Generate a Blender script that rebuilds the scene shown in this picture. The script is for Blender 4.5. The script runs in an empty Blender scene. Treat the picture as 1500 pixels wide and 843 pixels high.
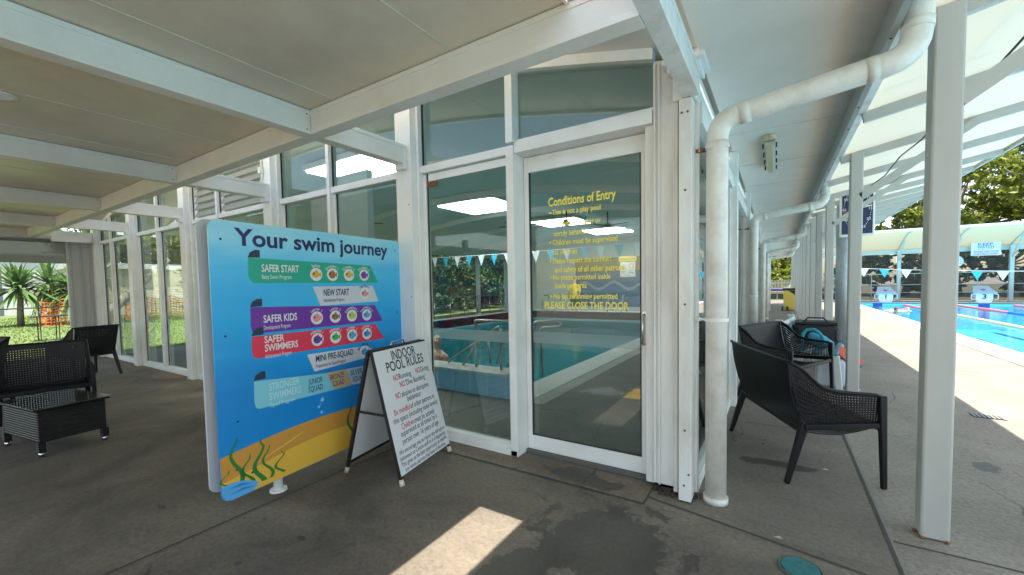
import bpy, math, random
import numpy as np
from mathutils import Vector, Matrix

scene = bpy.context.scene
COL = scene.collection
R = math.radians

# ------------------------------------------------------------------ camera
cam_d = bpy.data.cameras.new('camera')
cam = bpy.data.objects.new('camera', cam_d)
COL.objects.link(cam)
cam_d.sensor_fit = 'HORIZONTAL'
cam_d.sensor_width = 36.0
cam_d.lens = 36.0 * 608.1 / 1500.0
cam_d.shift_x = 0.0005
cam_d.shift_y = 0.0166
cam_d.clip_start = 0.05
cam_d.clip_end = 2000.0
_yaw, _pit, _rol = -0.5699, -0.0472, 0.0184
_f = Vector((math.sin(_yaw)*math.cos(_pit), math.cos(_yaw)*math.cos(_pit), math.sin(_pit)))
_r = Vector((math.cos(_yaw), -math.sin(_yaw), 0))
_d = _f.cross(_r)
_right = math.cos(_rol)*_r + math.sin(_rol)*_d
_down = -math.sin(_rol)*_r + math.cos(_rol)*_d
cam.matrix_world = Matrix(((_right.x, -_down.x, -_f.x, 0.0), (_right.y, -_down.y, -_f.y, 0.0),
                           (_right.z, -_down.z, -_f.z, 1.5), (0, 0, 0, 1)))
scene.camera = cam

# ------------------------------------------------------------------ light
SUN_DIR = Vector((-0.285, 0.10, -1.0)).normalized()
SUN_EL = math.asin(-SUN_DIR.z)
SUN_AZ = math.atan2(-SUN_DIR.x, -SUN_DIR.y)
world = bpy.data.worlds.new('World')
scene.world = world
world.use_nodes = True
wn = world.node_tree.nodes
bg = wn['Background']
sky = wn.new('ShaderNodeTexSky')
sky.sky_type = 'NISHITA'
sky.sun_disc = False
sky.sun_elevation = SUN_EL
sky.sun_rotation = SUN_AZ
sky.air_density = 1.0
sky.dust_density = 1.0
tint = wn.new('ShaderNodeMix'); tint.data_type = 'RGBA'; tint.blend_type = 'MULTIPLY'; tint.inputs[0].default_value = 1.0
tint.inputs[7].default_value = (1.08, 0.98, 0.84, 1)
world.node_tree.links.new(sky.outputs[0], tint.inputs[6])
world.node_tree.links.new(tint.outputs[2], bg.inputs[0])
bg.inputs[1].default_value = 0.115
sun_d = bpy.data.lights.new('sun', 'SUN')
sun_d.energy = 3.1
sun_d.angle = R(0.5)
sun_d.color = (1.0, 0.95, 0.87)
sun = bpy.data.objects.new('sun', sun_d)
COL.objects.link(sun)
sun.rotation_euler = SUN_DIR.to_track_quat('-Z', 'Y').to_euler()
scene.view_settings.view_transform = 'Standard'
scene.view_settings.look = 'None'
scene.view_settings.gamma = 1.0
scene.view_settings.use_curve_mapping = False
scene.view_settings.exposure = 2.05
scene.cycles.max_bounces = 12
scene.cycles.diffuse_bounces = 5
scene.cycles.glossy_bounces = 4
scene.cycles.transparent_max_bounces = 24
scene.cycles.transmission_bounces = 6
scene.cycles.caustics_reflective = False
scene.cycles.caustics_refractive = False
scene.cycles.sample_clamp_indirect = 6.0
scene.cycles.use_denoising = True

# ------------------------------------------------------------------ materials
def nt(m):
    m.use_nodes = True
    t = m.node_tree
    return t, t.nodes, t.links

def mix_rgb(t, fac, a, b, mode='MIX'):
    n = t.nodes.new('ShaderNodeMix'); n.data_type = 'RGBA'; n.blend_type = mode
    def put(i, v):
        if isinstance(v, (tuple, list)): n.inputs[i].default_value = (*v[:3], 1)
        elif isinstance(v, (float, int)): n.inputs[i].default_value = v
        else: t.links.new(v, n.inputs[i])
    put(0, fac); put(6, a); put(7, b)
    return n.outputs[2]

def noise(t, scale, detail=4, rough=0.55, vec=None, stretch=None, dist=0.0):
    n = t.nodes.new('ShaderNodeTexNoise')
    n.inputs['Scale'].default_value = scale; n.inputs['Detail'].default_value = detail
    n.inputs['Roughness'].default_value = rough; n.inputs['Distortion'].default_value = dist
    if vec is None:
        vec = t.nodes.new('ShaderNodeNewGeometry').outputs['Position']
    if stretch:
        m = t.nodes.new('ShaderNodeMapping'); m.inputs['Scale'].default_value = stretch
        t.links.new(vec, m.inputs[0]); vec = m.outputs[0]
    t.links.new(vec, n.inputs['Vector'])
    return n.outputs['Fac']

def ramp(t, fac, a, b):
    n = t.nodes.new('ShaderNodeMapRange'); n.inputs[1].default_value = a; n.inputs[2].default_value = b
    n.clamp = True
    t.links.new(fac, n.inputs[0])
    return n.outputs[0]

def math_n(t, op, a, b=None):
    n = t.nodes.new('ShaderNodeMath'); n.operation = op
    for i, v in enumerate((a, b)):
        if v is None: continue
        if isinstance(v, (int, float)): n.inputs[i].default_value = v
        else: t.links.new(v, n.inputs[i])
    return n.outputs[0]

def bump(t, h, strength, dist, bs):
    n = t.nodes.new('ShaderNodeBump'); n.inputs['Strength'].default_value = strength
    n.inputs['Distance'].default_value = dist
    t.links.new(h, n.inputs['Height']); t.links.new(n.outputs[0], bs.inputs['Normal'])

def flat(name, c, rough=0.5, metal=0.0, dirt=0.0, dirtc=(0.25, 0.2, 0.14), scale=3.0, spec=0.5, bmp=0.0, stretch=None, chips=0):
    m = bpy.data.materials.new(name); t, n, l = nt(m); b = n['Principled BSDF']
    b.inputs['Base Color'].default_value = (*c, 1); b.inputs['Roughness'].default_value = rough
    b.inputs['Metallic'].default_value = metal; b.inputs['Specular IOR Level'].default_value = spec
    if dirt:
        f = math_n(t, 'MULTIPLY', ramp(t, noise(t, scale, 7, 0.65, stretch=stretch), 0.45, 0.8), dirt)
        cc = mix_rgb(t, f, c, dirtc)
        if chips: cc = mix_rgb(t, ramp(t, noise(t, 38, 5, 0.7), chips, chips+.03), cc, (0.16, 0.10, 0.06))
        l.new(cc, b.inputs['Base Color'])
        r = t.nodes.new('ShaderNodeMapRange'); r.inputs[3].default_value = rough; r.inputs[4].default_value = min(1, rough + 0.25)
        l.new(f, r.inputs[0]); l.new(r.outputs[0], b.inputs['Roughness'])
    if bmp:
        bump(t, noise(t, 90, 3), bmp, 0.002, b)
    return m

def emit(name, c, s):
    m = bpy.data.materials.new(name); t, n, l = nt(m); b = n['Principled BSDF']
    b.inputs['Base Color'].default_value = (*c, 1)
    b.inputs['Emission Color'].default_value = (*c, 1); b.inputs['Emission Strength'].default_value = s
    return m

def glass(name, tint, base=0.05, k=0.85, rough=0.0):
    m = bpy.data.materials.new(name); t, n, l = nt(m); n.remove(n['Principled BSDF'])
    lw = n.new('ShaderNodeLayerWeight'); lw.inputs['Blend'].default_value = 0.5
    p = math_n(t, 'POWER', lw.outputs['Facing'], 5.0)
    f = math_n(t, 'ADD', math_n(t, 'MULTIPLY', p, k), base)
    tr = n.new('ShaderNodeBsdfTransparent'); tr.inputs[0].default_value = (*tint, 1)
    gl = n.new('ShaderNodeBsdfGlossy'); gl.inputs['Roughness'].default_value = rough
    mx = n.new('ShaderNodeMixShader')
    l.new(f, mx.inputs[0]); l.new(tr.outputs[0], mx.inputs[1]); l.new(gl.outputs[0], mx.inputs[2])
    l.new(mx.outputs[0], n['Material Output'].inputs[0])
    return m

def sheet(name, c, opacity, trans=0.5):
    """thin see-through plastic or mesh: part diffuse, part translucent, part clear"""
    m = bpy.data.materials.new(name); t, n, l = nt(m); n.remove(n['Principled BSDF'])
    d = n.new('ShaderNodeBsdfDiffuse'); d.inputs[0].default_value = (*c, 1)
    tl = n.new('ShaderNodeBsdfTranslucent'); tl.inputs[0].default_value = (*c, 1)
    tr = n.new('ShaderNodeBsdfTransparent')
    a = n.new('ShaderNodeMixShader'); a.inputs[0].default_value = trans
    l.new(d.outputs[0], a.inputs[1]); l.new(tl.outputs[0], a.inputs[2])
    b = n.new('ShaderNodeMixShader'); b.inputs[0].default_value = opacity
    l.new(tr.outputs[0], b.inputs[1]); l.new(a.outputs[0], b.inputs[2])
    l.new(b.outputs[0], n['Material Output'].inputs[0])
    return m

def concrete(name, c1, c2, wet=None, stain=(0.1, 0.085, 0.065), scale=1.0, rough=0.75):
    m = bpy.data.materials.new(name); t, n, l = nt(m); b = n['Principled BSDF']
    big = noise(t, 0.9*scale, 8, 0.62, dist=0.6)
    fine = noise(t, 34, 9, 0.78)
    grit = noise(t, 260, 2, 0.6)
    c = mix_rgb(t, ramp(t, big, 0.36, 0.64), c1, c2)
    c = mix_rgb(t, ramp(t, fine, 0.42, 0.66), c, mix_rgb(t, 0.5, c, (0.03, 0.03, 0.028)))
    c = mix_rgb(t, math_n(t, 'MULTIPLY', ramp(t, grit, 0.6, 0.75), 0.35), c, (0.5, 0.47, 0.42))
    st = ramp(t, noise(t, 2.3*scale, 8, 0.7, stretch=(1, 2.2, 1), dist=1.2), 0.56, 0.75)
    c = mix_rgb(t, math_n(t, 'MULTIPLY', st, 0.7), c, stain)
    sp = ramp(t, noise(t, 7, 2, 0.5), 0.70, 0.74)
    c = mix_rgb(t, math_n(t, 'MULTIPLY', sp, 0.4), c, (0.05, 0.045, 0.04))
    s2 = ramp(t, noise(t, 5.5*scale, 9, 0.72, dist=0.8), 0.62, 0.645)
    c = mix_rgb(t, math_n(t, 'MULTIPLY', s2, 0.35), c, stain)
    vo = t.nodes.new('ShaderNodeTexVoronoi'); vo.feature = 'DISTANCE_TO_EDGE'; vo.inputs['Scale'].default_value = 0.55
    wp = t.nodes.new('ShaderNodeVectorMath'); wp.operation = 'MULTIPLY_ADD'
    nv = t.nodes.new('ShaderNodeTexNoise'); nv.inputs['Scale'].default_value = 1.7; nv.inputs['Detail'].default_value = 8
    gpos = t.nodes.new('ShaderNodeNewGeometry').outputs['Position']
    l.new(gpos, nv.inputs['Vector']); l.new(nv.outputs['Color'], wp.inputs[0]); wp.inputs[1].default_value = (.5, .5, 0); l.new(gpos, wp.inputs[2]); l.new(wp.outputs[0], vo.inputs['Vector'])
    ck = math_n(t, 'MULTIPLY', math_n(t, 'SUBTRACT', 1.0, ramp(t, vo.outputs['Distance'], 0.0012, 0.0045)), ramp(t, noise(t, 0.8, 3), 0.50, 0.58))
    c = mix_rgb(t, math_n(t, 'MULTIPLY', ck, 0.8), c, (0.03, 0.027, 0.022))
    rgh = math_n(t, 'SUBTRACT', rough, math_n(t, 'MULTIPLY', st, 0.15))
    bh = math_n(t, 'ADD', math_n(t, 'MULTIPLY', fine, 0.6), math_n(t, 'MULTIPLY', grit, 0.4))
    strength = 0.6
    if wet:
        pos = t.nodes.new('ShaderNodeNewGeometry').outputs['Position']
        tot = None
        for (x, y, rx, ry) in wet:
            mp = t.nodes.new('ShaderNodeMapping'); mp.vector_type = 'TEXTURE'
            mp.inputs['Location'].default_value = (x, y, 0); mp.inputs['Scale'].default_value = (rx, ry, 1)
            l.new(pos, mp.inputs[0])
            ln = t.nodes.new('ShaderNodeVectorMath'); ln.operation = 'LENGTH'; l.new(mp.outputs[0], ln.inputs[0])
            w = math_n(t, 'SUBTRACT', 1.0, ln.outputs['Value'])
            tot = w if tot is None else math_n(t, 'MAXIMUM', tot, w)
        nz = math_n(t, 'MULTIPLY', math_n(t, 'SUBTRACT', noise(t, 4.2, 7, 0.62, dist=0.5), 0.5), 2.6)
        wm = ramp(t, math_n(t, 'ADD', tot, nz), 0.02, 0.14)
        c = mix_rgb(t, math_n(t, 'MULTIPLY', wm, 0.7), c, (0.026, 0.023, 0.018))
        rgh = math_n(t, 'SUBTRACT', rgh, math_n(t, 'MULTIPLY', wm, 0.27))
        bh = math_n(t, 'MULTIPLY', bh, math_n(t, 'SUBTRACT', 1.0, math_n(t, 'MULTIPLY', wm, 0.6)))
    l.new(c, b.inputs['Base Color']); l.new(rgh, b.inputs['Roughness'])
    bump(t, bh, strength, 0.004, b)
    return m

def leafmat(name, a, b_, tr=0.3):
    m = bpy.data.materials.new(name); t, n, l = nt(m); b = n['Principled BSDF']
    g = n.new('ShaderNodeNewGeometry')
    c = mix_rgb(t, g.outputs['Random Per Island'], a, b_)
    l.new(c, b.inputs['Base Color']); b.inputs['Roughness'].default_value = 0.55
    tl = n.new('ShaderNodeBsdfTranslucent'); l.new(c, tl.inputs[0])
    mx = n.new('ShaderNodeMixShader'); mx.inputs[0].default_value = tr
    l.new(b.outputs[0], mx.inputs[1]); l.new(tl.outputs[0], mx.inputs[2])
    l.new(mx.outputs[0], n['Material Output'].inputs[0])
    return m

def watermat(name, tint, bscale, bstr, base=0.03, kk=0.75):
    m = bpy.data.materials.new(name); t, n, l = nt(m); n.remove(n['Principled BSDF'])
    bp = n.new('ShaderNodeBump'); bp.inputs['Strength'].default_value = bstr; bp.inputs['Distance'].default_value = 0.05
    l.new(noise(t, bscale, 3, 0.5, dist=0.4), bp.inputs['Height'])
    lw = n.new('ShaderNodeLayerWeight'); lw.inputs['Blend'].default_value = 0.5; l.new(bp.outputs[0], lw.inputs['Normal'])
    f = math_n(t, 'ADD', math_n(t, 'MULTIPLY', math_n(t, 'POWER', lw.outputs['Facing'], 5.0), kk), base)
    tr = n.new('ShaderNodeBsdfTransparent'); tr.inputs[0].default_value = (*tint, 1)
    gl = n.new('ShaderNodeBsdfGlossy'); gl.inputs['Roughness'].default_value = 0.03; l.new(bp.outputs[0], gl.inputs['Normal'])
    mx = n.new('ShaderNodeMixShader')
    l.new(f, mx.inputs[0]); l.new(tr.outputs[0], mx.inputs[1]); l.new(gl.outputs[0], mx.inputs[2])
    l.new(mx.outputs[0], n['Material Output'].inputs[0])
    return m

def tilemat(name, c1, c2, grout, w=0.3, h=0.15, vec_rot=None, rough=0.25):
    m = bpy.data.materials.new(name); t, n, l = nt(m); b = n['Principled BSDF']
    br = n.new('ShaderNodeTexBrick'); br.offset = 0.0
    br.inputs['Color1'].default_value = (*c1, 1); br.inputs['Color2'].default_value = (*c2, 1); br.inputs['Mortar'].default_value = (*grout, 1)
    br.inputs['Scale'].default_value = 1; br.inputs['Mortar Size'].default_value = 0.006
    br.inputs['Brick Width'].default_value = w; br.inputs['Row Height'].default_value = h
    g = n.new('ShaderNodeNewGeometry')
    if vec_rot:
        mp = n.new('ShaderNodeMapping'); mp.inputs['Rotation'].default_value = vec_rot
        l.new(g.outputs['Position'], mp.inputs[0]); l.new(mp.outputs[0], br.inputs['Vector'])
    else:
        l.new(g.outputs['Position'], br.inputs['Vector'])
    l.new(br.outputs[0], b.inputs['Base Color']); b.inputs['Roughness'].default_value = rough
    return m

M = {}
M['white'] = flat('white_paint', (0.86, 0.86, 0.84), 0.42, dirt=0.3, dirtc=(0.4, 0.36, 0.29), scale=2.2)
M['white_old'] = flat('old_white_paint', (0.80, 0.79, 0.76), 0.45, dirt=0.55, dirtc=(0.36, 0.3, 0.22), scale=5.0, stretch=(1, 1, 0.25), chips=.70)
M['beam'] = flat('beam_paint', (0.82, 0.80, 0.74), 0.4, dirt=0.25, dirtc=(0.42, 0.36, 0.26), scale=2.5)
M['post'] = flat('grey_white_paint', (0.47, 0.46, 0.435), 0.45, dirt=0.35, dirtc=(0.33, 0.3, 0.25), scale=4.0, stretch=(1, 1, 0.3), chips=.73)
M['panel'] = flat('ceiling_panel', (0.72, 0.655, 0.53), 0.33, dirt=0.55, dirtc=(0.42, 0.36, 0.25), scale=1.1)
M['soffit'] = flat('soffit_sheet', (0.76, 0.735, 0.68), 0.5, dirt=0.3, dirtc=(0.45, 0.42, 0.35), scale=1.3)
M['gutter'] = flat('gutter_paint', (0.36, 0.355, 0.34), 0.5, dirt=0.3, dirtc=(0.3, 0.28, 0.24), scale=3.0)
M['pipe'] = flat('pipe_plastic', (0.78, 0.76, 0.71), 0.38, dirt=0.65, dirtc=(0.42, 0.35, 0.27), scale=6.0, chips=.71)
M['seam'] = flat('pale_seam', (0.66, 0.62, 0.54), 0.5)
M['joint'] = flat('joint_dirt', (0.075, 0.066, 0.054), 0.9)
M['dark_gap'] = flat('dark_gap', (0.03, 0.03, 0.028), 0.8)
M['rubber'] = flat('black_gasket', (0.02, 0.02, 0.022), 0.6)
M['rust'] = flat('rusty_iron', (0.22, 0.09, 0.04), 0.85, dirt=0.6, dirtc=(0.08, 0.04, 0.02), scale=40)
M['glass'] = glass('window_glass', (0.82, 0.89, 0.87), 0.055, 1.2)
M['frost'] = sheet('frosted_film', (0.62, 0.70, 0.69), 0.42, 0.5)
M['clear_pvc'] = glass('clear_plastic', (0.93, 0.95, 0.95), 0.03, 0.5, 0.05)
M['steel'] = flat('stainless_steel', (0.62, 0.62, 0.60), 0.25, 1.0)
M['rail'] = flat('rail_steel', (0.40, 0.40, 0.39), 0.3, 1.0)
M['galv'] = flat('galvanised_steel', (0.42, 0.46, 0.50), 0.5, 0.6, dirt=0.6, dirtc=(0.26, 0.31, 0.36), scale=14)
M['black'] = flat('black_plastic', (0.018, 0.018, 0.02), 0.42, dirt=0.3, dirtc=(0.06, 0.055, 0.05), scale=6)
M['chair'] = flat('charcoal_resin', (0.009, 0.0095, 0.012), 0.42, dirt=0.3, dirtc=(0.028, 0.027, 0.026), scale=5, spec=0.25, bmp=0.15)
M['blackmetal'] = flat('black_metal', (0.02, 0.02, 0.02), 0.45, 0.3, dirt=0.35, dirtc=(0.10, 0.06, 0.035), scale=25)
M['canopy_floor'] = concrete('canopy_concrete', (0.245, 0.198, 0.145), (0.105, 0.086, 0.064),
    wet=[(-0.85, 2.25, 0.42, 0.42), (-0.55, 1.75, 0.42, 0.38), (-1.15, 1.75, 0.2, 0.25), (-2.4, 1.35, 0.05, 0.02), (-3.6, 1.05, 0.06, 0.02)])
M['threshold'] = concrete('threshold_concrete', (0.27, 0.205, 0.135), (0.15, 0.115, 0.08), wet=[(-1.25, 2.92, 0.3, 0.12)])
M['walkway'] = concrete('walkway_concrete', (0.25, 0.208, 0.157), (0.155, 0.127, 0.096), wet=[(0.0, 3.95, 0.35, 0.08)])
M['deck'] = concrete('deck_concrete', (0.33, 0.285, 0.225), (0.24, 0.205, 0.16), wet=[(1.4, 4.65, 0.10, 0.12)], rough=0.8)
M['indoor_floor'] = concrete('indoor_concrete', (0.20, 0.18, 0.15), (0.12, 0.108, 0.095), wet=[(-2.0, 5.5, 0.3, 0.2), (-1.9, 7.2, 0.2, 0.3)])
M['ground'] = concrete('outer_ground', (0.34, 0.31, 0.26), (0.26, 0.23, 0.19), scale=0.3)
M['bed'] = flat('garden_soil', (0.11, 0.11, 0.06), 0.9, dirt=0.8, dirtc=(0.03, 0.03, 0.02), scale=1.0)
M['lawn'] = flat('lawn_soil', (0.13, 0.17, 0.05), 0.9, dirt=0.8, dirtc=(0.17, 0.21, 0.05), scale=1.2)
M['coping'] = flat('white_coping', (0.72, 0.70, 0.66), 0.6, dirt=0.4, dirtc=(0.5, 0.46, 0.4), scale=3)
M['pooltile'] = tilemat('pool_tile', (0.16, 0.60, 0.80), (0.18, 0.64, 0.84), (0.45, 0.7, 0.82), 0.5, 0.5)
M['indoortile'] = tilemat('indoor_pool_tile', (0.05, 0.23, 0.28), (0.06, 0.26, 0.30), (0.14, 0.30, 0.33), 0.3, 0.3)
M['blue_tile'] = tilemat('blue_tile', (0.20, 0.42, 0.62), (0.23, 0.46, 0.66), (0.45, 0.55, 0.62), 0.3, 0.4, (R(90), 0, 0))
M['lane'] = flat('lane_tile', (0.01, 0.06, 0.30), 0.4)
M['water'] = watermat('pool_water', (0.72, 0.97, 1.0), 2.2, 0.3)
M['water_in'] = watermat('indoor_water', (0.42, 0.80, 0.80), 3.0, 0.2, 0.02, 0.4)
M['skyl'] = emit('skylight_panel', (1.0, 1.0, 0.98), 4.4)
M['indoor_ceiling'] = flat('indoor_ceiling', (0.62, 0.69, 0.68), 0.5, dirt=0.4, dirtc=(0.45, 0.5, 0.5), scale=0.7)
M['indoor_white'] = flat('indoor_white', (0.62, 0.64, 0.64), 0.5)
M['roof_sheet'] = sheet('translucent_sheet', (0.80, 0.78, 0.70), 0.995, 0.33)
M['cream_sheet'] = sheet('cream_sheet', (0.76, 0.69, 0.52), 0.98, 0.34)
M['mesh_dark'] = sheet('dark_windscreen', (0.10, 0.10, 0.095), 0.42, 0.4)
M['mesh_grey'] = sheet('grey_blind_mesh', (0.30, 0.29, 0.26), 0.82, 0.5)
M['bark'] = flat('bark', (0.20, 0.16, 0.12), 0.9, dirt=0.7, dirtc=(0.09, 0.07, 0.05), scale=6, stretch=(1, 1, 0.3))
M['bark_pale'] = flat('pale_bark', (0.30, 0.26, 0.21), 0.9, dirt=0.7, dirtc=(0.12, 0.1, 0.08), scale=5)
M['leaf_olive'] = leafmat('olive_leaves', (0.09, 0.14, 0.02), (0.33, 0.36, 0.06), .5)
M['leaf_dark'] = leafmat('dark_leaves', (0.02, 0.045, 0.010), (0.09, 0.13, 0.03))
M['leaf_yucca'] = leafmat('yucca_leaves', (0.05, 0.12, 0.03), (0.16, 0.26, 0.07), 0.35)
M['leaf_dead'] = leafmat('dead_yucca_leaves', (0.42, 0.30, 0.10), (0.55, 0.42, 0.16), 0.3)
M['grass'] = leafmat('grass_blades', (0.10, 0.18, 0.025), (0.23, 0.31, 0.055), 0.3)
M['orange_mesh'] = flat('orange_mesh', (0.85, 0.16, 0.03), 0.5)
M['shed'] = flat('shed_sheet', (0.55, 0.55, 0.53), 0.5, dirt=0.3, scale=1.5)
M['cream_door'] = flat('cream_roller_door', (0.62, 0.54, 0.40), 0.5)
M['skin'] = flat('skin', (0.55, 0.30, 0.20), 0.5)
M['hair_grey'] = flat('grey_hair', (0.45, 0.43, 0.40), 0.8)
M['hair_brown'] = flat('brown_hair', (0.10, 0.05, 0.025), 0.7)
def C(name, c, rough=0.45):
    k = 'c_' + name
    if k not in M: M[k] = flat(name, c, rough)
    return M[k]

# ------------------------------------------------------------------ mesh builder
class MB:
    def __init__(s): s.v = []; s.f = []; s.mi = []; s.sm = []; s.m = 0; s.s = False
    def add(s, vs, fs, smooth=None):
        o = len(s.v); s.v += [tuple(v) for v in vs]
        for f in fs:
            s.f.append(tuple(i + o for i in f)); s.mi.append(s.m); s.sm.append(s.s if smooth is None else smooth)
        return s
    def box(s, x0, y0, z0, x1, y1, z1):
        x0, x1 = min(x0, x1), max(x0, x1); y0, y1 = min(y0, y1), max(y0, y1); z0, z1 = min(z0, z1), max(z0, z1)
        return s.add([(x0,y0,z0),(x1,y0,z0),(x1,y1,z0),(x0,y1,z0),(x0,y0,z1),(x1,y0,z1),(x1,y1,z1),(x0,y1,z1)],
              [(0,3,2,1),(4,5,6,7),(0,1,5,4),(1,2,6,5),(2,3,7,6),(3,0,4,7)], False)
    def quad(s, a, b, c, d): return s.add([a, b, c, d], [(0, 1, 2, 3)], False)
    def bar(s, p, q, w, h, up=(0, 0, 1), w2=None, h2=None):
        p, q = Vector(p), Vector(q); d = (q - p).normalized(); u = Vector(up)
        if abs(d.dot(u)) > 0.98: u = Vector((1, 0, 0))
        r = d.cross(u).normalized(); u = r.cross(d)
        w2 = w if w2 is None else w2; h2 = h if h2 is None else h2
        vs = []
        for c, a, b in ((p, w, h), (q, w2, h2)):
            vs += [c - r*a/2 - u*b/2, c + r*a/2 - u*b/2, c + r*a/2 + u*b/2, c - r*a/2 + u*b/2]
        return s.add(vs, [(0,3,2,1),(4,5,6,7),(0,1,5,4),(1,2,6,5),(2,3,7,6),(3,0,4,7)], False)
    def tube(s, pts, r, n=12, cap=True):
        pts = [Vector(p) for p in pts]; k = len(pts)
        rs = r if isinstance(r, (list, tuple)) else [r]*k
        ref = None; vs = []
        for i in range(k):
            d = (pts[min(i+1, k-1)] - pts[max(i-1, 0)]).normalized()
            if ref is None:
                ref = Vector((0, 0, 1)) if abs(d.z) < 0.9 else Vector((1, 0, 0))
            a = (ref - d*ref.dot(d)).normalized(); ref = a; b = d.cross(a)
            for j in range(n):
                t = 2*math.pi*j/n; vs.append(pts[i] + rs[i]*(math.cos(t)*a + math.sin(t)*b))
        fs = []
        for i in range(k-1):
            for j in range(n):
                fs.append((i*n+j, i*n+(j+1)%n, (i+1)*n+(j+1)%n, (i+1)*n+j))
        s.add(vs, fs, True)
        if cap:
            o = len(s.v) - k*n
            s.f.append(tuple(o+j for j in reversed(range(n)))); s.mi.append(s.m); s.sm.append(False)
            s.f.append(tuple(o+(k-1)*n+j for j in range(n))); s.mi.append(s.m); s.sm.append(False)
        return s
    def lathe(s, prof, c=(0, 0, 0), n=20):
        vs = []; fs = []
        for (r, z) in prof:
            for j in range(n):
                t = 2*math.pi*j/n; vs.append((c[0]+r*math.cos(t), c[1]+r*math.sin(t), c[2]+z))
        for i in range(len(prof)-1):
            for j in range(n):
                fs.append((i*n+j, i*n+(j+1)%n, (i+1)*n+(j+1)%n, (i+1)*n+j))
        return s.add(vs, fs, True)
    def ell(s, c, r, n=14, m=9):
        vs = []; fs = []
        for i in range(m+1):
            ph = math.pi*i/m - math.pi/2
            for j in range(n):
                t = 2*math.pi*j/n
                vs.append((c[0]+r[0]*math.cos(ph)*math.cos(t), c[1]+r[1]*math.cos(ph)*math.sin(t), c[2]+r[2]*math.sin(ph)))
        for i in range(m):
            for j in range(n):
                fs.append((i*n+j, i*n+(j+1)%n, (i+1)*n+(j+1)%n, (i+1)*n+j))
        return s.add(vs, fs, True)
    def prism(s, poly, basis, t0, t1):
        """poly in (u,v); basis=(origin,u,v); extruded along n from t0 to t1"""
        o, u, v = (Vector(x) for x in basis); n = u.cross(v).normalized(); k = len(poly)
        vs = [o + u*a + v*b + n*t0 for a, b in poly] + [o + u*a + v*b + n*t1 for a, b in poly]
        fs = [tuple(reversed(range(k))), tuple(range(k, 2*k))]
        fs += [(i, (i+1) % k, k+(i+1) % k, k+i) for i in range(k)]
        return s.add(vs, fs, False)
    def build(s, name, mats, parent=None, bevel=0.0, world=True):
        me = bpy.data.meshes.new(name)
        W = WM.get(parent.name) if parent else None
        vs = s.v
        if W is not None and world:
            inv = W.inverted(); vs = [tuple(inv @ Vector(v)) for v in vs]
        me.from_pydata(vs, [], s.f); me.update()
        for m in (mats if isinstance(mats, (list, tuple)) else [mats]): me.materials.append(m)
        me.polygons.foreach_set('material_index', s.mi); me.polygons.foreach_set('use_smooth', s.sm)
        o = bpy.data.objects.new(name, me); COL.objects.link(o)
        if parent:
            o.parent = parent; WM[o.name] = W if W is not None else Matrix()
        else:
            WM[o.name] = Matrix()
        if bevel:
            b = o.modifiers.new('bevel', 'BEVEL'); b.width = bevel; b.segments = 2; b.limit_method = 'ANGLE'; b.angle_limit = R(50)
        return o
WM = {}

def tag(o, label, cat, group=None):
    o['label'] = label; o['category'] = cat
    if group: o['group'] = group
    return o
def thing(name, label, cat, loc=(0, 0, 0), rz=0.0, group=None):
    o = bpy.data.objects.new(name, None); COL.objects.link(o); o.empty_display_size = 0.1
    o.location = loc; o.rotation_euler = (0, 0, rz)
    WM[o.name] = Matrix.Translation(Vector(loc)) @ Matrix.Rotation(rz, 4, 'Z')
    return tag(o, label, cat, group)
def solo(name, mb, mat, label, cat, group=None, bevel=0.0):
    """a thing that is one mesh: origin moved to the middle of its base"""
    a = np.array(mb.v); lo, hi = a.min(0), a.max(0)
    c = ((lo[0]+hi[0])/2, (lo[1]+hi[1])/2, lo[2])
    mb.v = [tuple(v) for v in (a - np.array(c))]
    o = mb.build(name, mat, None, bevel); o.location = c; WM[o.name] = Matrix.Translation(Vector(c))
    return tag(o, label, cat, group)
def struct(name, mb, mat, parent=None, kind='structure'):
    o = mb.build(name, mat, parent)
    if parent is None: o['kind'] = kind
    return o
def copy_thing(o, loc, rz, label):
    c = o.copy(); COL.objects.link(c); c.location = loc; c.rotation_euler = (0, 0, rz); c['label'] = label
    for ch in list(o.children):
        d = ch.copy(); COL.objects.link(d); d.parent = c
        for g in list(ch.children):
            e = g.copy(); COL.objects.link(e); e.parent = d
    return c

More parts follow.
